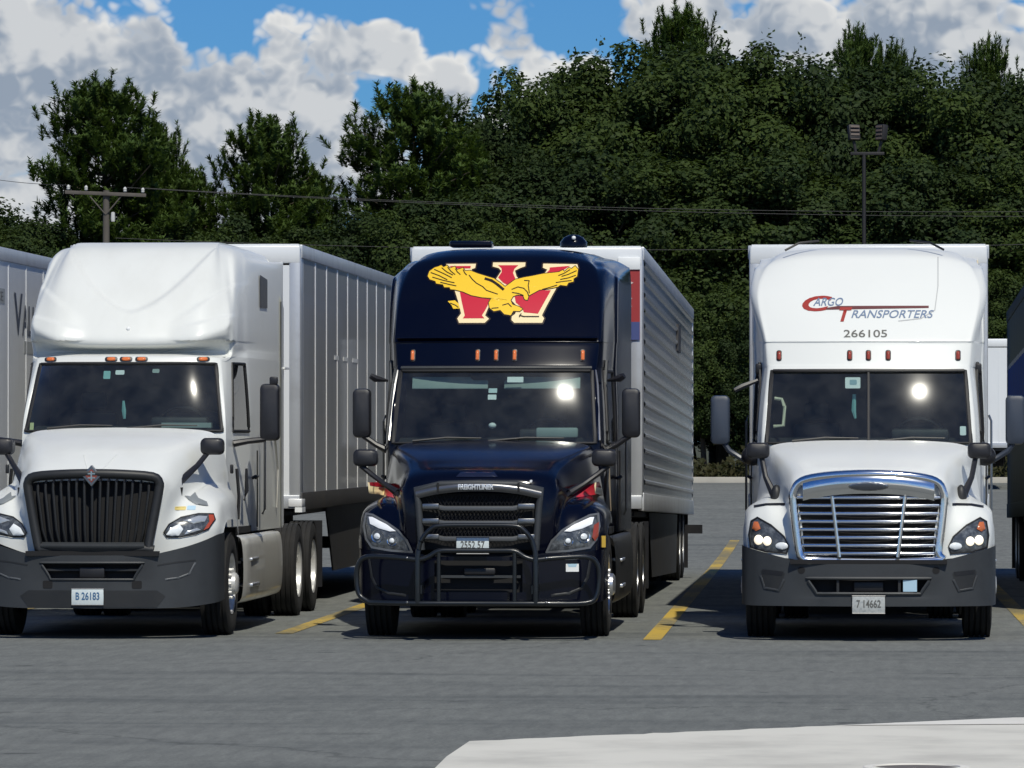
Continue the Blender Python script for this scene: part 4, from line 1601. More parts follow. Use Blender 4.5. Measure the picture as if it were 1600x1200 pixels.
    MB().span((.325, .015, .475), (.455, .03, .60)).build('sticker', mat('label_blue', (.42, .60, .72), .4), bo)
    MB().span((-.74, .02, .735), (.74, .12, .775)).build('bumper_gap', M_VOID, t)
    for s in (-1, 1):
        decal('fog_recess', [[(s * .79, .645), (s * 1.02, .665), (s * 1.01, .60), (s * .97, .50), (s * .84, .475)]], bb, M_PLAST_D, bo, .003, .05)
        decal('fog_lip', stroke([(s * .80, .585), (s * .85, .482), (s * .985, .505), (s * 1.02, .62)], .022), bb, M_PLAST, bo, .008, .05, .006)
        decal('fog_shadow_bar', [[(s * .80, .66), (s * 1.01, .68), (s * 1.0, .64), (s * .82, .62)]], bb, M_BLACK, bo, .006, .05)
        decal('tow_hole', [[(s * .635 + .035 * math.cos(a), .675 + .035 * math.sin(a)) for a in [2 * math.pi * k / 14 for k in range(14)]]], bb, M_VOID, bo, .003, .05)
    plate(t, 0.0, -.012, .352, '7 14662', M_GREYTXT, M_PLATEG, .31, .165)
    MB().span((-.05, -.002, .43), (.05, .03, .455)).build('plate_lamp', M_BLACK, t)
    # mirrors
    for s in (-1, 1):
        cx = s * 1.47 if s < 0 else 1.45
        door_mirror(t, cx, 2.35, 1.86, 2.35, .19, [(s * 1.10, 2.42, 1.74), (s * 1.22, 2.42, 1.70), (s * 1.38, 2.42, 1.80), (s * 1.45, 2.42, 1.90)], mat('mirror_blue', (.035, .045, .065), .4))
        MB().ball((s * 1.15, 2.38, 1.75), (.11, .10, .10)).build('mirror_bracket', M_MIRROR, t)
        hood_mirror(t, s * 1.065, .93, 1.805, .225, .155, [(s * 1.03, 1.0, 1.75), (s * .99, .95, 1.55), (s * .90, .85, 1.36)], [(s * .90, .85, 1.36), (s * .87, .80, 1.30), (s * .93, .75, 1.27)])
        MB().ball((s * .885, .82, 1.36), (.055, .06, .12)).build('mirror_base', M_PLAST_D, t)
    MB().tube([(-1.10, 2.5, 2.50), (-1.25, 2.46, 2.44), (-1.33, 2.44, 2.40)], [.02, .03, .024], 6).build('side_marker_stalk', M_MIRROR, t)
    for s in (-1, 1):      # air-flow gutter beside the pillar
        MB().tube([(s * 1.10, 2.44, 1.95), (s * 1.075, 2.60, 2.45), (s * 1.085, 2.70, 2.68)], .016, 6).build('pillar_gutter', M_SEAL, t)
        MB().box((s * 1.09, 2.68, 2.62), (.07, .05, .10)).build('pillar_vent', M_BLACK, t, bevel=.015)
    wiper(t, -.75, -.10, 1.895, 1.95)
    wiper(t, .10, .75, 1.895, 1.95)
    # small dark fittings on the roof edge
    for x in (-.70, .62):
        MB().tube([(x - .14 * (1 if x < 0 else -1), 3.30, 3.855 - .03), (x, 3.35, 3.90), (x + .2 * (1 if x < 0 else -1), 3.45, 3.925)], .012, 5).build('roof_trim', M_BLACK, t)
    # fender crease notch
    for s in (-1, 1):
        decal('fender_notch', stroke([(s * .80, 1.295), (s * .98, 1.29), (s * 1.09, 1.27)], .022), hb, M_BLACK, t, .004, .05)
    wheel(t, -1.045, 1.40, -1)
    wheel(t, 1.045, 1.40, 1)
    chassis(t, .7, 8.9)
    drive_axles(t, (6.6, 7.95))
    side_kit(t, M_WHITE2, M_WHITE2)
    return t


# ================================================================== TRUCK 2: navy tractor with bull bar and eagle emblem
def truck_navy(X, Y):
    t = thing('semi_tractor', 'navy-black sleeper tractor with a tubular bull bar and a yellow eagle emblem', 'truck', (X, Y, 0))
    mb, _, _ = loft(hood_columns('n'), 8, 6, True, [(0, 2, 0, 2)])
    hb = bvh_of(mb)
    mb.build('hood', M_NAVY, t, 40)
    cols = cab_columns(1.0)
    cab, full, patches, rings = cab_body(t, cols, M_NAVY)
    cb = bvh_of(full)
    interior(t, 1.86, 2.56, 1.96, .98, True)
    wsb = bvh_of(patches[0])
    decal('windshield_sticker', [rounded_rect(.20, 2.51, .16, .055, .005)], wsb, M_PAPER, t, -.012, .05)
    decal('windshield_sticker', [rounded_rect(-.02, 2.40, .085, .045, .005)], wsb, mat('sticker_pale', (.55, .66, .68), .5), t, -.012, .05)
    decal('windshield_sticker', [rounded_rect(-.025, 2.335, .085, .05, .005)], wsb, M_PAPER, t, -.012, .05)
    MB().ball((-.03, 2.25, 2.05), (.04, .04, .03)).build('dash_camera', M_PAPER, t)
    MB().span((.40, 2.30, 1.93), (.82, 2.36, 2.03)).build('dash_papers', M_VISOR, t, bevel=.02)
    MB().box((0, 2.42, 2.52), (.52, .10, .14)).build('sensor_housing', M_BLACK, t, bevel=.03)
    for x in (-.84, -.185, 0, .185, .86):
        marker_lamp(t, cb, x, 2.75, .034, .10, M_AMBER)
    # ledge above the lamp band and bright windscreen surround
    pts = [hit_y(cb, x / 12 * 1.0, 2.925)[0] + Vector((0, -.02, 0)) for x in range(-12, 13)]
    MB().tube(pts, .024, 8, sq=(1.4, .6)).build('brow_ledge', M_NAVY, t)
    pts = [hit_y(cb, x / 12 * .95, 2.625)[0] + Vector((0, -.012, 0)) for x in range(-12, 13)]
    MB().tube(pts, .020, 8).build('header_trim', M_PLAST, t)
    for s in (-1, 1):
        MB().tube([(s * 1.045, 2.08, 1.90), (s * 1.01, 2.34, 2.45), (s * .985, 2.42, 2.60)], .016, 7).build('pillar_trim', M_SATIN, t)
        MB().tube([(s * 1.11, 2.44, 1.90), (s * 1.075, 2.62, 2.5), (s * 1.085, 2.72, 2.70)], .020, 6).build('pillar_gutter', M_PLAST, t)
    # ---- the emblem on the roof fairing: a red W behind a yellow eagle (outline coordinates of the emblem drawing)
    cx0, cz0, k = 773.0, 425.0, .00108      # drawing centre and metres per drawing unit

    def E(pl):
        return [((x - cx0) * k + .015, (cz0 - z) * k + 3.385) for (x, z) in pl]
    WO = [(236, 144), (518, 144), (514, 186), (482, 196), (575, 430), (640, 430), (735, 265), (762, 215), (735, 187), (678, 172), (678, 132), (982, 132), (982, 170), (935, 188), (890, 212), (908, 265),
          (938, 300), (1010, 430), (1060, 420), (1190, 202), (1148, 184), (1148, 144), (1464, 148), (1478, 190), (1432, 240), (1292, 370), (1202, 560), (1168, 640), (1190, 668), (1174, 710), (916, 710),
          (888, 684), (890, 650), (920, 625), (940, 560), (850, 470), (720, 470), (690, 500), (642, 640), (680, 672), (642, 710), (403, 710), (383, 668), (416, 620), (378, 500), (338, 395), (268, 230)]
    RED = [[(388, 408), (690, 474), (640, 590), (612, 640), (636, 668), (436, 668), (452, 640), (412, 500)],
           [(728, 160), (918, 160), (884, 195), (874, 235), (905, 300), (830, 352), (790, 330), (738, 280), (768, 225), (762, 190)],
           [(1212, 182), (1398, 166), (1330, 215), (1300, 242), (1180, 242), (1212, 205)],
           [(905, 462), (1000, 440), (1110, 402), (1238, 402), (1130, 625), (1000, 612), (980, 570), (920, 520)],
           [(270, 166), (472, 166), (470, 190), (300, 190)]]
    EG = [(72, 262), (84, 215), (130, 180), (165, 170), (190, 158), (215, 178), (245, 160), (275, 190), (320, 172), (345, 205), (400, 186), (420, 215), (470, 212), (540, 240), (620, 265), (700, 290), (760, 330),
          (810, 370), (850, 340), (900, 300), (980, 280), (1060, 265), (1150, 245), (1240, 235), (1300, 228), (1335, 208), (1350, 224), (1390, 186), (1415, 196), (1445, 168), (1475, 200), (1470, 270), (1440, 290),
          (1440, 320), (1395, 330), (1380, 360), (1320, 352), (1300, 370), (1230, 385), (1130, 400), (1060, 440), (1035, 455), (1025, 497), (1000, 490), (985, 452), (930, 445), (890, 462), (870, 500),
          (890, 540), (950, 560), (985, 580), (960, 602), (900, 600), (880, 640), (820, 630), (780, 590), (720, 602), (680, 570), (668, 520), (690, 480), (600, 470), (500, 450), (420, 415), (340, 395), (300, 392),
          (290, 372), (240, 372), (225, 345), (160, 335), (150, 312), (95, 295)]
    TAIL = [(283, 505), (350, 498), (388, 530), (405, 575), (340, 578), (322, 545)]
    LINES = [[(465, 258), (500, 300), (540, 335), (600, 368), (640, 405), (700, 425), (745, 440)], [(620, 292), (680, 310), (740, 350), (795, 395)], [(625, 296), (700, 330), (790, 400)],
             [(875, 395), (930, 372), (985, 385), (1020, 420), (1035, 455)], [(985, 310), (1030, 312), (1025, 360), (1040, 430)], [(880, 425), (940, 435), (985, 452)],
             [(100, 230), (180, 260), (260, 300)], [(130, 200), (220, 240), (300, 280)], [(200, 185), (250, 225), (310, 255)], [(255, 180), (290, 220), (330, 250)], [(330, 195), (350, 225), (380, 250)],
             [(120, 275), (220, 305), (330, 330)], [(200, 325), (280, 345), (350, 360)], [(405, 205), (420, 235), (440, 255)],
             [(1460, 215), (1390, 250), (1330, 270)], [(1455, 260), (1390, 285), (1320, 300)], [(1420, 310), (1350, 318), (1280, 330)], [(1400, 205), (1350, 240), (1300, 262)], [(1160, 395), (1230, 375), (1290, 355)],
             [(800, 545), (850, 530), (880, 560)], [(700, 575), (760, 570)], [(960, 640), (1000, 652), (1140, 652)], [(975, 625), (960, 655)], [(310, 525), (360, 545), (385, 565)]]
    lg = decal('emblem', stroke(E(WO + [WO[0]]), .030) + stroke(E(EG + [EG[0]]), .026), cb, M_DKLINE, t, .002, .06)
    decal('emblem_letter_edge', [E(WO)], cb, M_CREAM, lg, .004, .06)
    for p in RED:
        decal('emblem_letter', [E(p)], cb, M_RED, lg, .006, .06)
    decal('emblem_eagle_edge', stroke(E(EG + [EG[0]]), .016), cb, M_DKLINE, lg, .0075, .06)
    decal('emblem_eagle', [E(EG)], cb, M_YELLOW, lg, .009, .06)
    decal('emblem_tail', [E(TAIL)], cb, M_YELLOW, lg, .009, .06)
    for i, l in enumerate(LINES):
        decal('emblem_feather', stroke(E(l), .026 if i == 1 else .010), cb, M_DKLINE, lg, .011, .06)
    # antenna dome and roof fitting
    dm = MB().lathe([(0, .14), (.05, .14), (.10, .10), (.125, .05), (.13, 0)], (.66, 4.3, 3.90), 'Z', 20)
    ao = dm.build('antenna_dome', M_NAVY, t)
    MB().ball((.67, 4.16, 3.99), .022).build('dome_lamp', M_PAPER, ao)
    MB().span((-.62, 4.2, 3.90), (-.18, 4.5, 3.965)).build('roof_hatch', M_NAVY, t, bevel=.02)
    # grille
    outer = [(-.545, .86), (-.575, 1.30), (-.60, 1.43), (-.36, 1.485), (0, 1.495)]
    outl = outer + [(-x, z) for (x, z) in reversed(outer[:-1])]
    g = MB().prism(outl, .155, .19).build('grille', M_VOID, t, 0)

    def gy(x):
        return .03 + .08 * (abs(x) / .7) ** 2
    MB().tube([(x, gy(x) + .01, z) for (x, z) in outl], .034, 8, up=(0, 1, 0)).build('grille_frame', M_PLAST, g, 50)
    cols_ = []
    for x in (-.60, -.45, -.37, -.36, -.2, 0, .2, .36, .37, .45, .60):
        zt_ = 1.505 - .075 * (abs(x) / .6) ** 2.2
        cols_.append([(x, gy(x) - .01, zt_ - .085), (x, gy(x) - .030, zt_ - .05), (x, gy(x) - .022, zt_ - .012), (x, gy(x) + .03, zt_ + .012), (x, gy(x) + .12, zt_ + .02)])
    lm, _, _ = loft(cols_, 4, 4, False)
    lm.build('grille_crown', mat('dark_satin', (.20, .20, .205), .30, .85), g, 50)
    em = bvh_of(lm)
    V, F = text2d('FREIGHTLINER', .062, 0, .34, .003, 'CENTER')
    decal('nameplate', ([(p[0] - .02, p[1] + 1.437) for p in V], F), em, mat('nameplate_chrome', (.75, .78, .8), .2, .3), g, .006, .03)
    for x in (-.385, .385):
        MB().span((x - .01, gy(x) - .035, 1.41), (x + .01, gy(x) + .02, 1.50)).build('crown_gap', M_VOID, g)
    for kk, z in enumerate((1.255, 1.115, .965)):
        hw = .52
        pts = [(x * hw / 8, gy(x * hw / 8) + .03, z + (.012 if abs(x) > 5 else 0)) for x in range(-8, 9)]
        sl = MB().tube(pts, .020, 8, sq=(.8, 1.25)).build('slat', M_PLAST_L, g)
        for s in (-1, 1):
            MB().box((s * .455, gy(.45) + .005, z + .022), (.16, .04, .05), (0, 0, s * .1)).build('slat_blade', M_SATIN, sl, bevel=.008)
    # mesh behind the slats: wires crossing (too fine to pick apart)
    ms = MB()
    for i in range(-11, 12):
        x = i * .036
        ms.tube([(x - .12, gy(0) + .07, .95), (x + .12, gy(0) + .07, 1.38)], .004, 4, caps=False)
        ms.tube([(x + .12, gy(0) + .075, .95), (x - .12, gy(0) + .075, 1.38)], .004, 4, caps=False)
    mo = ms.build('grille_mesh', M_BLACK, g)
    mo['kind'] = 'stuff'
    plate(t, -.045, -.06, .905, '2552 57', M_GREYTXT, None, .31, .155)
    # headlamps
    for s in (1, -1):
        o_ = [(.640, .84), (.69, .95), (.78, 1.04), (.90, 1.115), (1.04, 1.185), (1.11, 1.195), (1.125, 1.08), (1.10, .96), (1.04, .88), (.85, .85)]
        ol = [(s * x, z) for (x, z) in o_]
        h = decal('headlight', [ol], hb, M_LAMPBODY, t, .004, .05, .012)
        decal('daylight_strip', [[(s * x, z) for (x, z) in [(.80, 1.035), (.90, 1.10), (1.04, 1.165), (1.075, 1.165), (1.06, 1.10), (.97, 1.06), (.86, 1.03)]]], hb, mat('strip_white', (.95, .97, 1.0), .25, coat=.5), h, .024, .05, .004)
        for (cx, cz, r) in ((.985, .985, .060), (.84, .945, .050)):
            q = decal('lamp', [[(s * cx + r * math.cos(a), cz + r * math.sin(a)) for a in [2 * math.pi * kk / 18 for kk in range(18)]]], hb, M_CHROME, h, .020, .03, -.02)
            decal('lamp_bulb', [[(s * cx + r * .5 * math.cos(a), cz + r * .5 * math.sin(a)) for a in [2 * math.pi * kk / 14 for kk in range(14)]]], hb, M_CLEAR, h, .026, .03, .015)
        if s > 0:
            decal('turn_signal', [[(1.075, 1.09), (1.118, 1.12), (1.115, .99), (1.085, .94), (1.06, .98)]], hb, M_AMBER_D, h, .026, .04, .006)
        decal('headlight_edge', stroke(ol + [ol[0]], .020), hb, mat('lamp_edge', (.12, .125, .13), .25, coat=.5), h, .016, .05)
    # bumper
    XS = [(0, .03), (.26, .035), ([.42, .42, .42, .42, .42], .06), (.62, .08), (.90, .13), (1.06, .22), (1.165, .38), (1.185, .80)]
    ZR = [[.36, .42, .46, .76, .80]] * 3 + [[.36, .42, .48, .75, .83], [.36, .42, .50, .72, .84], [.36, .42, .52, .74, .85], [.37, .43, .55, .76, .86], [.39, .46, .57, .77, .87]]
    bo, bb, rg = bumper_fn(skid_rows(XS, ZR), (0, 2, 2, 3), M_NAVY, t)
    MB().span((-.45, .18, .40), (.45, .20, .82)).build('intake_back', M_VOID, bo)
    MB().span((-.40, .09, .595), (.40, .12, .62)).build('intake_rib', M_PLAST, bo)
    MB().span((-.14, .07, .625), (.16, .13, .69)).build('radar_sensor', M_BLACK, bo, bevel=.015)
    for s in (-1, 1):
        decal('bumper_crease', stroke([(s * 1.06, .78), (s * 1.03, .60), (s * .98, .50), (s * .86, .45), (s * .70, .43)], .025), bb, M_PLAST_D, bo, .004, .05, .006)
    decal('sticker', [[(.83, .73), (.95, .73), (.95, .655), (.83, .655)]], bb, M_PAPER, bo, .004, .05)
    decal('sticker', [[(.845, .73), (.935, .73), (.925, .70), (.855, .70)]], bb, mat('label_blue', (.42, .60, .72), .4), bo, .006, .05)
    # bull bar
    mbar = mat('bull_bar_paint', (.007, .009, .011), .30, coat=.3)
    yb = -.16
    outer = [(-1.06, .37), (-1.14, .45), (-1.15, .62), (-1.12, .765), (-1.03, .80)]

    def wrap(x):
        return yb + .30 * max(0, abs(x) - .55) ** 1.5
    lower = [(-1.03, .365), (-.6, .36), (0, .36), (.6, .36), (1.03, .365)]
    upper = [(-1.03, .80), (-.72, .79), (-.56, .775), (-.46, .80), (-.36, .855), (-.2, .86), (0, .86), (.2, .86), (.36, .855), (.46, .80), (.56, .775), (.72, .79), (1.03, .80)]
    loop = lower + [(1.13, .44), (1.155, .60), (1.13, .74)] + list(reversed(upper)) + [(-1.13, .74), (-1.155, .60), (-1.13, .44)]
    pth = cr([(x, wrap(x), z) for (x, z) in loop] + [(loop[0][0], wrap(loop[0][0]), loop[0][1])], 4)[:-1]
    gb = MB().tube(pth, .025, 10, closed=True, up=(0, 1, 0)).build('bull_bar', mbar, t, 60)
    for x in (-.56, .56):
        MB().tube([(x, yb, .36), (x, yb - .01, .80)] + [(x * .99, yb, .86), (x * .94, yb, .95)],   .028, 10).build('upright', mbar, gb, 60)
    for x in (-.36, .36):
        MB().tube([(x, yb, .36), (x, yb, .86)], .021, 10).build('upright', mbar, gb, 60)
    arch = cr([(-.56, yb, .80), (-.53, yb, .95), (-.44, yb, 1.06), (-.34, yb, 1.095), (0, yb, 1.10), (.34, yb, 1.095), (.44, yb, 1.06), (.53, yb, .95), (.56, yb, .80)], 4)
    MB().tube(arch, .022, 10, up=(0, 1, 0)).build('arch_bar', mbar, gb, 60)
    for s in (-1, 1):
        MB().span((s * .52, yb, .45), (s * .58, .12, .53)).build('mount', mbar, gb)
        for z in (.37, .79):
            MB().ball((s * .66, wrap(.66) - .022, z), .014).build('bolt', M_SATIN, gb)
    # mirrors
    for s in (-1, 1):
        door_mirror(t, s * 1.345, 2.30, 1.93, 2.42, .180, [(s * 1.08, 2.36, 1.80), (s * 1.2, 2.36, 1.86), (s * 1.33, 2.36, 1.95)])
        hood_mirror(t, s * 1.155, .75, 1.735, .235, .165, [(s * 1.20, .82, 1.66), (s * 1.10, .80, 1.58), (s * .96, .74, 1.48), (s * .83, .66, 1.40)], [(s * .83, .66, 1.40), (s * .78, .55, 1.36), (s * .775, .48, 1.24)])
        MB().tube([(s * 1.10, 2.55, 2.50), (s * 1.22, 2.5, 2.52), (s * 1.27, 2.48, 2.55)], [.012, .04, .03], 6).build('marker_stalk', M_MIRROR, t)
    # red and gold stripes on the hood side
    for s in (-1, 1):
        MB().add([(s * .905, .90, 1.36), (s * 1.06, 1.30, 1.40), (s * 1.06, 1.55, 1.52), (s * .985, 1.15, 1.47)], [(0, 1, 2, 3)])
    for s in (-1, 1):
        decal('hood_stripe', [[(s * .865, 1.345), (s * 1.055, 1.375), (s * 1.085, 1.50), (s * 1.02, 1.485)]], hb, M_RED, t, .004, .05)
        decal('hood_stripe_edge', [[(s * 1.06, 1.36), (s * 1.085, 1.36), (s * 1.10, 1.50), (s * 1.085, 1.50)]], hb, M_CREAM, t, .004, .05)
    gold = MB()
    for s in (-1, 1):
        gold.add([(s * 1.125, 2.30, 1.50), (s * 1.14, 2.36, 1.20), (s * 1.14, 2.55, 1.20), (s * 1.125, 2.50, 1.68)], [(0, 1, 2, 3)])
    gold.build('door_stripe', mat('stripe_gold', (.60, .46, .26), .4), t)
    decal('hood_badge', [[(-.22, 1.555), (.18, 1.555), (.14, 1.60), (-.18, 1.60)]], hb, mat('badge_dark', (.012, .014, .03), .15, coat=1.0), t, .005, .06, .008)
    MB().lathe([(-.05, .0), (-.05, .012), (0, .014), (.02, 0)], (.50, .10, 1.515), 'Y', 10).build('hood_pin', M_PAPER, t)
    MB().span((1.10, .46, .88), (1.19, .52, .99)).build('side_reflector', mat('reflector_amber', (.55, .36, .05), .3), t)
    wiper(t, -.80, -.12, 1.895, 1.95)
    wiper(t, -.05, .70, 1.895, 1.95)
    wheel(t, -1.045, 1.40, -1, True, M_ALU)
    wheel(t, 1.045, 1.40, 1, True, M_ALU)
    chassis(t, .7, 8.9)
    drive_axles(t, (6.6, 7.95), M_SATIN)
    side_kit(t, M_NAVY, M_PLAST_D)
    return t


# ================================================================== TRUCK 1: white tractor, vertical-bar grille
def lt_cab_columns():
    Z = [.98, 1.995, 2.675, 2.745, 2.80, 2.86, 3.05, 3.40, 3.74, 3.90, 3.945, 3.955]
    YC = [2.02, 1.98, 2.273, 2.325, 2.60, 2.36, 2.42, 2.68, 3.10, 3.45, 3.95, 5.5]

    def colm(xs, dy, dz, ys=None):
        return [(xs[i], ys[i] if ys else YC[i] + dy, Z[i] + dz[i]) for i in range(12)]
    z0 = (0,) * 12
    c0 = colm([0] * 12, 0, z0)
    c1 = colm([.35, .35, .33, .33, .34, .35, .36, .36, .36, .36, .36, .36], .014, (0, 0, 0, 0, 0, .004, 0, 0, 0, 0, 0, 0))
    c2 = colm([.70, .70, .65, .65, .68, .71, .72, .72, .71, .70, .70, .70], .055, (0, 0, 0, -.005, .0, .03, .01, 0, 0, 0, 0, 0))
    c3 = colm([.96, .985, .885, .89, .92, .94, .945, .90, .82, .76, .73, .75], .125, (0, 0, -.005, -.03, -.01, .105, .06, 0, 0, -.01, -.012, -.01),
              [YC[i] + (.125 if i < 5 else .20) for i in range(12)])
    c4 = colm([1.0, 1.025, .955, .965, .985, 1.005, 1.01, .96, .88, .82, .79, .82], 0, (0, 0, -.005, -.05, -.02, .135, .08, 0, -.01, -.03, -.04, -.03),
              [2.2, 2.15, 2.47, 2.51, 2.70, 2.66, 2.72, 2.97, 3.36, 3.68, 4.15, 5.5])
    c5 = colm([1.05, 1.05, 1.01, 1.015, 1.025, 1.04, 1.04, 1.005, .945, .90, .87, .90], 0, (0, 0, 0, 0, 0, .04, .02, 0, -.02, -.05, -.06, -.06),
              [2.42, 2.42, 2.68, 2.72, 2.78, 2.80, 2.88, 3.06, 3.4, 3.7, 4.15, 5.5])
    c6 = colm([1.13, 1.13, 1.085, 1.07, 1.06, 1.06, 1.06, 1.035, .995, .965, .95, 1.0], 0, (0, 0, 0, 0, 0, 0, 0, 0, -.03, -.08, -.10, -.10),
              [3.1, 3.1, 3.1, 3.12, 3.2, 3.2, 3.25, 3.35, 3.6, 3.9, 4.3, 5.5])
    c7 = colm([1.15, 1.15, 1.12, 1.11, 1.10, 1.09, 1.09, 1.075, 1.055, 1.035, 1.02, 1.07], 0, (0, 0, 0, 0, 0, 0, 0, 0, -.05, -.13, -.16, -.17),
              [3.6, 3.6, 3.6, 3.6, 3.65, 3.65, 3.7, 3.8, 3.95, 4.15, 4.5, 5.5])
    c8 = [(1.20, 5.5, z) for z in (.98, 1.995, 2.675, 2.745, 2.80, 2.86, 3.05, 3.40, 3.66, 3.74, 3.78)] + [(1.19, 5.5, 3.80)]
    return [c0, c1, c2, c3, c4, c5, c6, c7, c8]


def seg_dist(x, z, pl):
    best = 9
    for i in range(len(pl) - 1):
        ax, az = pl[i]
        bx, bz = pl[i + 1]
        dx, dz = bx - ax, bz - az
        t_ = max(0, min(1, ((x - ax) * dx + (z - az) * dz) / (dx * dx + dz * dz)))
        best = min(best, math.hypot(x - ax - t_ * dx, z - az - t_ * dz))
    return best


RIDGE1 = [(.42, 3.08), (.62, 3.20), (.84, 3.36), (1.08, 3.54)]
RIDGE2 = [(.50, 3.03), (.76, 3.10), (.95, 3.15), (1.12, 3.17)]


def lt_warp(x, y, z):
    """pressed creases of the tall roof fairing"""
    if z > 2.9 and y < 4.3:
        ax = abs(x)
        zu = 3.20 + .66 * (ax / .74) ** 1.7
        s = max(0.0, min(1.0, (z - zu) / .035 + .5))
        s = s * s * (3 - 2 * s)
        fade = max(0.0, min(1.0, (4.0 - y) / .5))
        y += .060 * s * fade
        def step(v):
            v = max(0.0, min(1.0, v))
            return v * v * (3 - 2 * v)
        f1 = step((ax - .40) / .35) * fade
        z1 = 3.08 + .70 * (ax - .42)          # two pressed creases fanning out to the flanks
        z2 = 3.03 + .26 * (ax - .50)
        y -= .036 * step((z1 - z) / .030 + .5) * f1 + .030 * step((z2 - z) / .026 + .5) * f1
    return (x, y, z)


def truck_bars(X, Y):
    t = thing('semi_tractor', 'white sleeper tractor with a dark vertical-bar grille and sculpted roof fairing', 'truck', (X, Y, 0))
    mb, _, _ = loft(hood_columns('l'), 8, 6, True, [(0, 2, 0, 2)])
    hb = bvh_of(mb)
    mb.build('hood', M_WHITE, t, 40)
    cols = lt_cab_columns()
    cab, full, patches, rings = cab_body(t, cols, M_WHITE, lt_warp, (1, 2), 12, 18)
    cb = bvh_of(full)
    interior(t, 1.98, 2.64, 1.98, .96, False)
    wsb = bvh_of(patches[0])
    for (x, z, w, h, m) in ((-.19, 2.56, .07, .08, M_TEAL), (-.06, 2.585, .09, .045, M_PAPER), (.30, 2.60, .07, .04, M_VISOR)):
        decal('windshield_sticker', [rounded_rect(x, z, w, h, .01)], wsb, m, t, -.012, .05)
    decal('windshield_sticker', [rounded_rect(-.93, 2.045, .04, .075, .005)], wsb, mat('label_yellow', (.7, .68, .35), .4), t, -.012, .05)
    MB().tube([(-.04, 2.35, 2.30), (-.035, 2.35, 2.2), (-.03, 2.35, 2.12)], [.012, .024, .014], 6).build('hanging_ornament', M_TEAL, t)
    MB().span((.35, 2.3, 2.03), (.85, 2.4, 2.08)).build('dash_papers', M_VISOR, t)
    for x in (-.78, -.155, -.005, .15, .76):
        marker_lamp(t, cb, x, 2.715, .085, .036, M_AMBER)
    # lower edge of the roof fairing and its badge lamp
    MB().ball((0, 2.405, 3.02), (.022, .02, .022)).build('fairing_lamp', M_PAPER, t)
    for s in (-1, 1):
        side_decal('sleeper_window', [(4.15, 3.28), (4.55, 3.28), (4.62, 3.58), (4.25, 3.62)], cb, M_BLACK, t, s, .012)
    # grille
    outer = [(-.505, .865), (-.53, .90), (-.625, 1.40), (-.63, 1.50), (-.57, 1.555), (-.3, 1.578), (0, 1.585)]
    outl = outer + [(-x, z) for (x, z) in reversed(outer[:-1])]
    g = MB().prism(outl, .16, .20).build('grille', M_VOID, t, 0)

    def gy(x):
        return .03 + .10 * (abs(x) / .65) ** 2
    ring = [(x, gy(x), z) for (x, z) in outl]
    MB().tube(cr(ring + [ring[0]], 3)[:-1], .046, 10, closed=True, up=(0, 1, 0)).build('grille_frame', M_PLAST_D, g, 50)
    bt = MB()
    cols_ = []
    for x in (-.5, -.3, -.1, .1, .3, .5):
        cols_.append([(x, gy(x) + .02, .93), (x, gy(x) - .05, .90), (x, gy(x) - .02, .85), (x, gy(x) + .02, .81), (x, gy(x) + .1, .80)])
    lm, _, _ = loft(cols_, 4, 4, False)
    lm.build('grille_sill', M_PLAST, g, 40)
    for k in range(15):
        u = (k - 7) / 7.0
        xb, xt = u * .455, u * .535
        yy = gy(xt) + .015
        zt_ = 1.525 - .03 * abs(u) ** 3
        bar = [(xb, yy + .03, .93), (xb * .6 + xt * .4, yy, 1.05), (xt, yy, zt_ - .08), (xt, yy + .008, zt_ - .03), (xt, yy + .06, zt_)]
        MB().tube(bar, .017, 8, sq=(.85, 1.3), up=(0, 1, 0)).build('slat', M_PLAST_D, g)
    # diamond badge
    d_ = MB()
    q = .10
    cz, cy = 1.565, -.005
    d_.prism([(0, cz + q * 1.05), (q * .92, cz), (0, cz - q * 1.05), (-q * .92, cz)], cy, cy + .05)
    bd = d_.build('badge', M_SATIN, t, 0, bevel=.006)
    MB().prism([(0, cz + .066), (.058, cz), (0, cz - .066), (-.058, cz)], cy - .006, cy + .01).build('badge_core', mat('badge_red', (.22, .055, .04), .35), bd, 0)
    MB().span((-.007, cy - .010, cz - .045), (.007, cy, cz + .045)).build('badge_stem', M_CHROME, bd)
    for z in (-.02, .02):
        MB().span((-.035, cy - .009, cz + z - .006), (.035, cy, cz + z + .006)).build('badge_bar', M_CHROME, bd)
    # headlamps
    for s in (1, -1):
        o_ = [(.66, 1.02), (.706, 1.10), (.813, 1.164), (.97, 1.198), (1.10, 1.195), (1.12, 1.14), (1.064, 1.048), (.954, 1.002), (.813, .975), (.69, .975)]
        ol = [(s * x, z) for (x, z) in o_]
        h = decal('headlight', [ol], hb, M_LAMPBODY, t, .004, .05, .012)
        decal('turn_signal', [[(s * x, z) for (x, z) in [(1.02, 1.04), (1.065, 1.06), (1.112, 1.14), (1.10, 1.185), (1.06, 1.185), (1.07, 1.12)]]], hb, mat('amber_red', (.42, .07, .03), .15, coat=.5), h, .020, .04, .004)
        decal('lamp_reflector', [[(s * x, z) for (x, z) in [(.68, 1.0), (.72, 1.06), (.80, 1.10), (.84, 1.05), (.80, .99), (.72, .985)]]], hb, M_CLEAR, h, .020, .04, .012)
        decal('lamp_reflector', [[(s * x, z) for (x, z) in [(.84, 1.13), (.97, 1.175), (1.05, 1.17), (1.03, 1.12), (.93, 1.10)]]], hb, mat('lamp_silver', (.5, .53, .56), .2, .4), h, .020, .04, .010)
        decal('lamp_reflector', [[(s * x, z) for (x, z) in [(.85, 1.0), (.93, 1.02), (1.0, 1.045), (.96, 1.06), (.87, 1.03)]]], hb, MATS['lamp_silver'], h, .020, .04, .006)
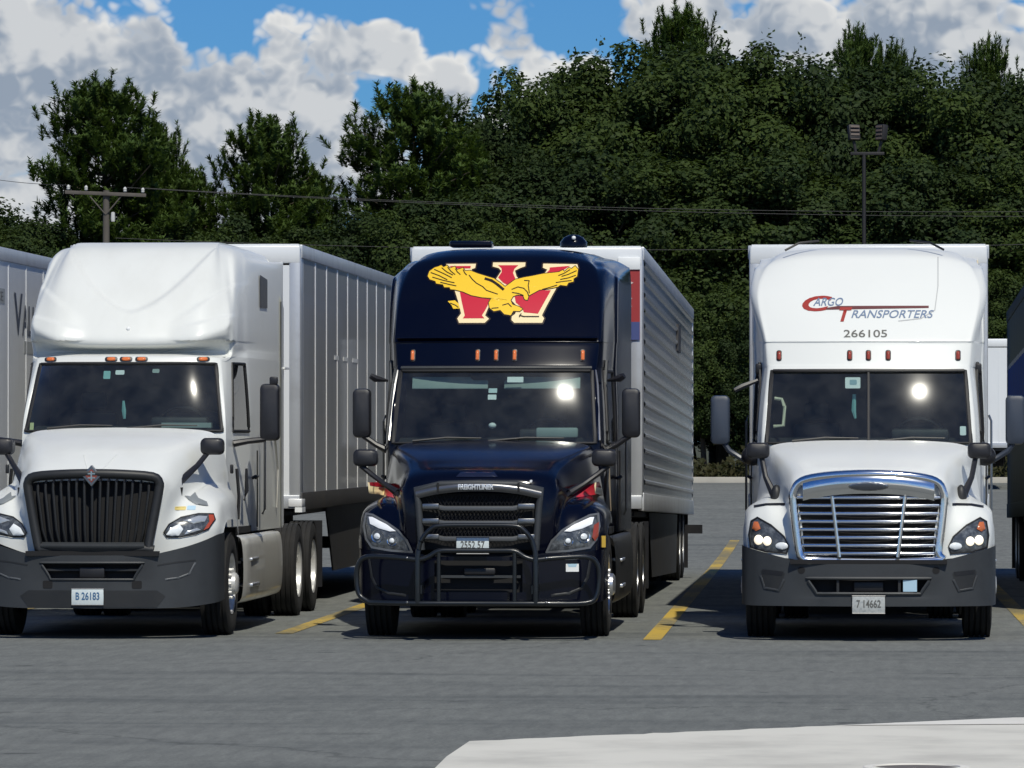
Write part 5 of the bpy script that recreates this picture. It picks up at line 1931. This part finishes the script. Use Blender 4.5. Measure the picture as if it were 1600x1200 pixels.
        decal('headlight_edge', stroke(ol + [ol[0]], .010), hb, M_SEAL, h, .012, .05)
        decal('mirror_pad', [[(s * x, z) for (x, z) in [(.815, 1.37), (.86, 1.33), (.93, 1.29), (1.0, 1.275), (1.05, 1.27), (1.03, 1.31), (.95, 1.345), (.90, 1.40), (.87, 1.36)]]], hb, mat('pad_grey', (.22, .24, .25), .45), t, .008, .05, .01)
    V, F = rounded_rect(.80, 1.25, .10, .035, .01), None
    decal('fender_sticker', [V], hb, mat('label_gold', (.70, .56, .20), .4), t, .003, .05)
    decal('fender_sticker', [rounded_rect(.90, 1.255, .08, .04, .01)], hb, mat('label_blue', (.42, .60, .72), .4), t, .003, .05)
    # hood crease lines
    for s in (-1, 1):
        P = [hit_y(hb, s * (.06 + .10 * k / 8), 1.60 + .16 * k / 8)[0] for k in range(9)]
        P = [p + Vector((0, -.001, .001)) for p in P]
        MB().tube(P, .006, 5).build('hood_crease', M_WHITE, t)
    # bumper
    XS = [(0, .0), (.22, .012), ([.40, .40, .40, .50, .53, .53], .045), (.66, .075), (.88, .15), (1.05, .26), (1.16, .42), (1.185, .74)]
    ZR = [[.30, .44, .575, .735, .775, .805]] * 3 + [[.30, .44, .58, .74, .79, .83], [.31, .45, .60, .76, .83, .885], [.33, .47, .63, .80, .89, .945], [.35, .50, .66, .84, .94, 1.0], [.37, .52, .68, .86, .96, 1.01]]
    bo, bb, rg = bumper_fn(skid_rows(XS, ZR), (0, 2, 2, 3), M_PLAST, t)
    MB().tube([p + Vector((0, -.004, 0)) for p in rg[0]], .012, 6, closed=True).build('intake_rim', M_PLAST, bo)
    MB().span((-.55, .12, .55), (.55, .14, .78)).build('intake_back', M_VOID, bo)
    MB().span((-.46, .06, .655), (.46, .10, .675)).build('intake_rib', M_PLAST_D, bo)
    MB().span((-.12, .03, .585), (.12, .10, .69)).build('radar_sensor', M_BLACK, bo, bevel=.012)
    MB().span((-.64, .02, .80), (.64, .12, .845)).build('bumper_gap', M_VOID, t)
    for s in (-1, 1):
        decal('tow_recess', [rounded_rect(s * .43, .525, .095, .075, .015)], bb, M_VOID, bo, .003, .05)
        decal('bumper_recess', stroke([(s * .63, .71), (s * .78, .735), (s * .97, .755)], .014), bb, M_PLAST_D, bo, .003, .05)
        decal('bumper_recess', stroke([(s * .70, .575), (s * .82, .59), (s * .92, .63), (s * .97, .73)], .018), bb, mat('plastic_light', (.085, .092, .10), .5), bo, .004, .05, .006)
    decal('valance', [[(-.62, .47), (.62, .47), (.70, .415), (.62, .31), (-.62, .31), (-.70, .415)]], bb, M_PLAST_D, bo, .004, .05)
    plate(t, -.035, -.012, .41, 'B 26183', mat('lettering_plate_blue', (.05, .13, .26), .4), None, .31, .155)
    # mirrors
    for s in (-1, 1):
        door_mirror(t, s * 1.42, 2.40, 1.90, 2.47, .195, [(s * 1.06, 2.42, 1.87), (s * 1.20, 2.44, 1.895), (s * 1.38, 2.45, 1.915)])
        MB().span((s * 1.42, 2.42, 2.46), (s * 1.50, 2.50, 2.54)).build('antenna_mount', M_MIRROR, t, bevel=.015)
        hood_mirror(t, s * 1.03, .92, 1.845, .225, .165, [(s * 1.00, .99, 1.80), (s * .90, .88, 1.66), (s * .76, .62, 1.50)], [(s * .77, .62, 1.51), (s * .75, .56, 1.44), (s * .76, .53, 1.40)])
    for s in (-1, 1):
        MB().tube([(s * 1.15, 2.06, 1.12), (s * 1.155, 2.1, 1.35), (s * 1.13, 2.12, 1.62)], .018, 6).build('cowl_seam', M_SEAL, t)
        MB().box((s * 1.12, 1.80, 1.62), (.03, .06, .09)).build('hood_latch', M_BLACK, t, bevel=.01)
        MB().tube([(s * 1.15, 2.55, 1.3), (s * 1.175, 2.56, 1.4), (s * 1.17, 2.58, 1.62)], [.012, .024, .014], 6).build('door_grab', M_BLACK, t)
        MB().tube([(s * 1.203, 4.5, 2.0), (s * 1.214, 4.62, 1.97), (s * 1.214, 4.9, 1.6), (s * 1.203, 4.95, 1.2)], .012, 6).build('sleeper_hatch_seam', M_SILVER, t)
    MB().span((1.0, 5.5, 2.66), (1.22, 6.0, 2.68)).build('air_line_bracket', M_PAPER, t)
    wiper(t, -.75, -.10, 2.02, 1.97)
    wiper(t, .05, .75, 2.02, 1.97)
    wheel(t, -1.045, 1.40, -1)
    wheel(t, 1.045, 1.40, 1)
    chassis(t, .7, 9.0)
    drive_axles(t, (6.85, 8.3))
    side_kit(t, M_WHITE, M_SILVER)
    return t

# ================================================================== TRAILERS
def side_sheet(style, w, h):
    key = ('sheet', style, round(w, 3), round(h, 3))
    if key in _cache:
        return _cache[key]
    mb = MB()
    if style == 'fluted':
        # pressed horizontal ribs, local: x = out, y along, z up
        pitch = h / 15.0
        prof = []
        for k in range(15):
            z = k * pitch
            prof += [(0, z), (0, z + pitch * .58), (.022, z + pitch * .70), (.022, z + pitch * .86), (0, z + pitch * .96)]
        prof.append((0, h))
        vs_ = []
        for y in (.004, w - .004):
            vs_ += [(x, y, z) for (x, z) in prof]
        n_ = len(prof)
        mb.add(vs_, [(i, i + 1, n_ + i + 1, n_ + i) for i in range(n_ - 1)])
        me = mb.mesh('side_panel', 0)
        me.materials.append(M_TRSTEEL)
    else:
        mb.span((-.02, .006, 0), (.004, w - .006, h))
        me = mb.mesh('side_panel', 0, bevel=.003)
        me.materials.append({'plate': M_TRSIDE, 'white': M_TRWHITE, 'blue': M_TRBLUE}[style])
    _cache[key] = me
    return me


def blue_mat():
    """painted bands: weathered slate, blue, slate"""
    m = bpy.data.materials.new('banded_blue_panel')
    m.use_nodes = True
    T = NT(m.node_tree)
    b_ = T.n['Principled BSDF']
    tcn = T.node('ShaderNodeTexCoord')
    sp = T.node('ShaderNodeSeparateXYZ', i_Vector=tcn.outputs['Object'])
    nz = T.noise(tcn.outputs['Object'], 2.0, 6.0, .65)
    z = T.math('ADD', sp.outputs[2], T.math('MULTIPLY', nz, .10))
    c = T.mix(T.math('GREATER_THAN', z, .98), (.11, .13, .135, 1), (.055, .095, .29, 1))
    c = T.mix(T.math('GREATER_THAN', z, 1.98), c, (.12, .15, .155, 1))
    ln = T.math('MULTIPLY', T.math('GREATER_THAN', z, .98), T.math('LESS_THAN', z, 1.04))
    ln2 = T.math('MULTIPLY', T.math('GREATER_THAN', z, 1.95), T.math('LESS_THAN', z, 2.01))
    c = T.mix(T.math('ADD', ln, ln2), c, (.30, .34, .38, 1))
    c = T.mix(T.math('MULTIPLY', T.ramp(nz, .45, .75), .5), c, (.10, .10, .10, 1))
    T.l.new(c, b_.inputs['Base Color'])
    b_.inputs['Roughness'].default_value = .95
    b_.inputs['Specular IOR Level'].default_value = .0
    return m


M_TRBLUE = blue_mat()


def trailer(label, X, Y, style, zb=1.12, zt=3.97, pitch=0.0, L=16.1, axle_y=12.6, front_m=None, sides=(-1, 1), wheels=True, m_front=None):
    rail = mat('slate_rail', (.10, .12, .125), .95, spec=.0) if style == 'blue' else M_TRRAIL
    t = thing('semi_trailer', label, 'trailer', (X, Y, 0), 'box trailers', (0, 0, 0))
    hw = 1.29
    bd = link('body_frame', MB().span((-hw + .06, .06, zb + .02), (hw - .06, L - .06, zb + .14)).mesh('floor'), M_TRDARK, t)
    bd.rotation_euler = (-pitch, 0, 0)

    def P(mbx, name, m, smooth=0, bevel=0.0):
        return mbx.build(name, m, bd, smooth, bevel)
    fm = m_front or M_TRWHITE
    P(MB().span((-hw + .10, .0, zb + .1), (hw - .10, .05, zt - .22)), 'front_wall', fm)
    for k in range(5):
        xx = -.96 + k * .48
        P(MB().span((xx - .012, -.008, zb + .16), (xx + .012, .0, zt - .26)), 'front_rib', fm)
    P(MB().span((-hw + .002, -.02, zt - .20), (hw - .002, .10, zt - .002)), 'front_top_rail', M_TRWHITE, 40, .02)
    P(MB().span((-hw + .003, -.03, zb - .02), (hw - .003, .12, zb + .13)), 'front_bottom_rail', M_TRRAIL, 40, .01)
    for s in (-1, 1):
        P(MB().span((s * (hw - .13), -.015, zb + .10), (s * (hw + .006), .30, zt - .015)), 'corner_post', rail, 40, .03)
        P(MB().span((s * (hw - .05), .05, zt - .14), (s * (hw + .02), L, zt + .01)), 'top_rail', rail, 40, .008)
        P(MB().span((s * (hw - .05), .05, zb - .04), (s * (hw + .02), L, zb + .16)), 'bottom_rail', rail if style != 'plate' else M_TRDARK, 40, .008)
        n_ = 13
        w = (L - .30 - .12) / n_
        for i in range(n_):
            h = zt - zb - .28
            pn = link('side_panel', side_sheet(style, w, h), None, bd)
            pn.location = (s * hw, .30 + i * w, zb + .15) if s > 0 else (-hw, .30 + (i + 1) * w, zb + .15)
            pn.rotation_euler = (0, 0, 0 if s > 0 else math.pi)
            if i and style in ('plate', 'white'):
                key = ('joint', style, round(h, 3))
                if key not in _cache:
                    me = MB().span((-.004, -.032, 0), (.009, .032, h)).mesh('joint_strip', 0, bevel=.003)
                    me.materials.append(M_TRPOST if style == 'plate' else M_TRWHITE)
                    _cache[key] = me
                jn = link('joint_strip', _cache[key], None, bd)
                jn.location = (s * (hw + .001), .30 + i * w, zb + .15)
                jn.rotation_euler = (0, 0, 0 if s > 0 else math.pi)
        P(MB().span((s * (hw - .12), L - .12, zb), (s * (hw + .012), L, zt)), 'rear_post', rail, 40, .01)
    P(MB().span((-hw + .02, .02, zt - .01), (hw - .02, L - .02, zt + .018)), 'roof', M_TRWHITE)
    P(MB().span((-hw + .03, L - .03, zb + .05), (hw - .03, L + .02, zt - .04)), 'rear_door', M_TRWHITE)
    P(MB().span((-hw + .1, .2, zb - .10), (hw - .1, L - .1, zb - .045)), 'crossmember_deck', M_TRDARK)
    for s in (-1, 1):
        if style in ('plate', 'fluted', 'white'):
            sk = MB()
            sk.add([(s * 1.22, 4.2, .34), (s * 1.24, axle_y - 1.3, .34), (s * 1.24, axle_y - .9, zb - .05), (s * 1.22, 3.4, zb - .05)], [(0, 1, 2, 3)])
            sk.add([(s * 1.20, 4.2, .34), (s * 1.22, axle_y - 1.3, .34), (s * 1.22, axle_y - .9, zb - .05), (s * 1.20, 3.4, zb - .05)], [(0, 1, 2, 3)])
            P(sk, 'side_skirt', M_TRDARK)
        g = ground_z(Y + 3.0)
        lg = MB()
        lg.span((s * .72, 2.92, g + .12), (s * .86, 3.08, zb - .05))
        lg.span((s * .64, 2.86, g + .10), (s * .94, 3.14, g + .13))
        lg.build('landing_leg', M_TRDARK, t)
        if wheels:
            for ay in (axle_y, axle_y + 1.25):
                dual(t, s * 1.11, ay, s, M_RIM, ground_z(Y + ay) + .5)
    for ay in (axle_y, axle_y + 1.25):
        MB().tube([(-.9, ay, ground_z(Y + ay) + .5), (.9, ay, ground_z(Y + ay) + .5)], .07, 8).build('axle', M_TRDARK, t)
    bg_ = MB()
    for s in (-1, 1):
        bg_.span((s * .5, axle_y - .8, ground_z(Y + axle_y) + .6), (s * .62, axle_y + 2.0, zb - .08))
    bg_.build('bogie', M_TRDARK, t)
    for s in (-1, 1):
        MB().span((s * .85, axle_y + 2.0, .12 + ground_z(Y + axle_y)), (s * 1.28, axle_y + 2.015, .95)).build('mud_flap', M_BLACK, t)
    return t, bd


FY = 48.0
tr1 = truck_bars(-7.40, FY)
tr2 = truck_navy(-3.70, FY)
tr3 = truck_chrome(0.0, FY)

t1, b1 = trailer('trailer with flat grey wall panels and upright joint strips behind the vertical-bar grille truck', -7.62, FY + 8.3, 'plate', 1.16, 4.08)
for s in (1,):
    MB().span((1.235, -.04, 1.10), (1.315, .30, 1.155)).build('marker_plate', M_PAPER, b1)
    MB().span((1.16, -.045, 1.16), (1.315, .28, 1.25)).build('corner_shoe', M_TRPOST, b1, bevel=.01)
    for (y, z, w) in ((3.6, 2.86, .45), (4.6, 2.86, .5), (5.7, 2.86, .6)):
        MB().span((1.296, y, z), (1.300, y + w, z + .05)).build('reflection_strip', M_PAPER, b1)  # bright reflections on the wall, put in as white strips

t2, b2 = trailer('trailer with horizontally ribbed metal sides behind the navy eagle truck', -3.80, FY + 8.3, 'fluted', 1.16, 4.05, R(1.0))
MB().span((1.285, 10.0, 3.25), (1.318, 10.9, 3.60)).build('vent_door', M_TRDARK, b2)
# coloured poster strip on the front wall
ps = MB().span((.98, -.030, 3.02), (1.265, -.022, 3.80)).build('poster', mat('poster_red', (.34, .035, .035), .5), b2)
MB().span((.982, -.034, 3.02), (1.263, -.031, 3.22)).build('poster_foot', mat('poster_blue', (.06, .08, .22), .5), ps)
rp = random.Random(9)
for k in range(6):
    z = 3.27 + k * .088
    pts = [(1.0 + rp.uniform(0, .05), z), (1.10 + rp.uniform(-.03, .08), z - .01), (1.15 + rp.uniform(0, .06), z + .035), (1.10, z + .07), (1.01, z + .065)]
    MB().prism(pts, -.034, -.031).build('poster_mark', mat('poster_white', (.68, .55, .52), .5), ps, 0)
MB().span((1.02, -.05, 3.80), (1.27, -.02, 3.94)).build('rail_cap', M_PAPER, b2, bevel=.01)
MB().span((1.28, 13.4, .62), (1.52, 13.5, .74)).build('marker_bracket', M_BLACK, t2)

t3, b3 = trailer('smooth white trailer coupled behind the chrome grille truck', 0.0, FY + 7.3, 'white', 1.16, 4.02)
MB().span((1.06, -.035, 3.74), (1.19, -.022, 3.86)).build('corner_lamp', mat('lamp_cream', (.85, .75, .55), .3), b3)

t4, b4 = trailer('slate grey trailer with a blue band along its weathered side', 3.27, FY + 8.3, 'blue', 1.12, 4.0, R(1.0))
t0, b0 = trailer('white trailer with dark company lettering on its side panels', -10.95, 53.8, 'white', 1.12, 4.05)
# lettering on the side of the neighbouring trailer
def side_text(body, size, w, y, z, m, parent, bold=.0, shear=0):
    V, F = text2d(body, size, shear, w, bold)
    mb = MB()
    mb.add([(1.2990, y + p[0], z + p[1]) for p in V], F)
    return mb.build('lettering', m, parent, 0)


side_text('V', .66, .58, 3.06, 3.10, M_NAVYTXT, b0, .012)
side_text('ALLEY', .48, 1.62, 3.62, 3.10, M_NAVYTXT, b0, .010)
bx = MB().span((1.2955, 1.2, 3.43), (1.2975, 2.45, 3.60)).build('sign_panel', mat('sign_grey', (.36, .38, .38), .5), b0)
side_text('NCE', .15, .72, 1.62, 3.46, M_GREYTXT, b0)
MB().span((1.2955, 3.75, 2.90), (1.2985, 4.4, 3.04)).build('sign_panel', MATS['sign_grey'], b0)

# a further white trailer parked by the far kerb
t5, b5 = trailer('distant white trailer parked alone near the far kerb', 2.55, 137.0, 'white', 1.15, 4.05, 0.0, 9.0, 6.2)
t5.location.z = ground_z(137.0)
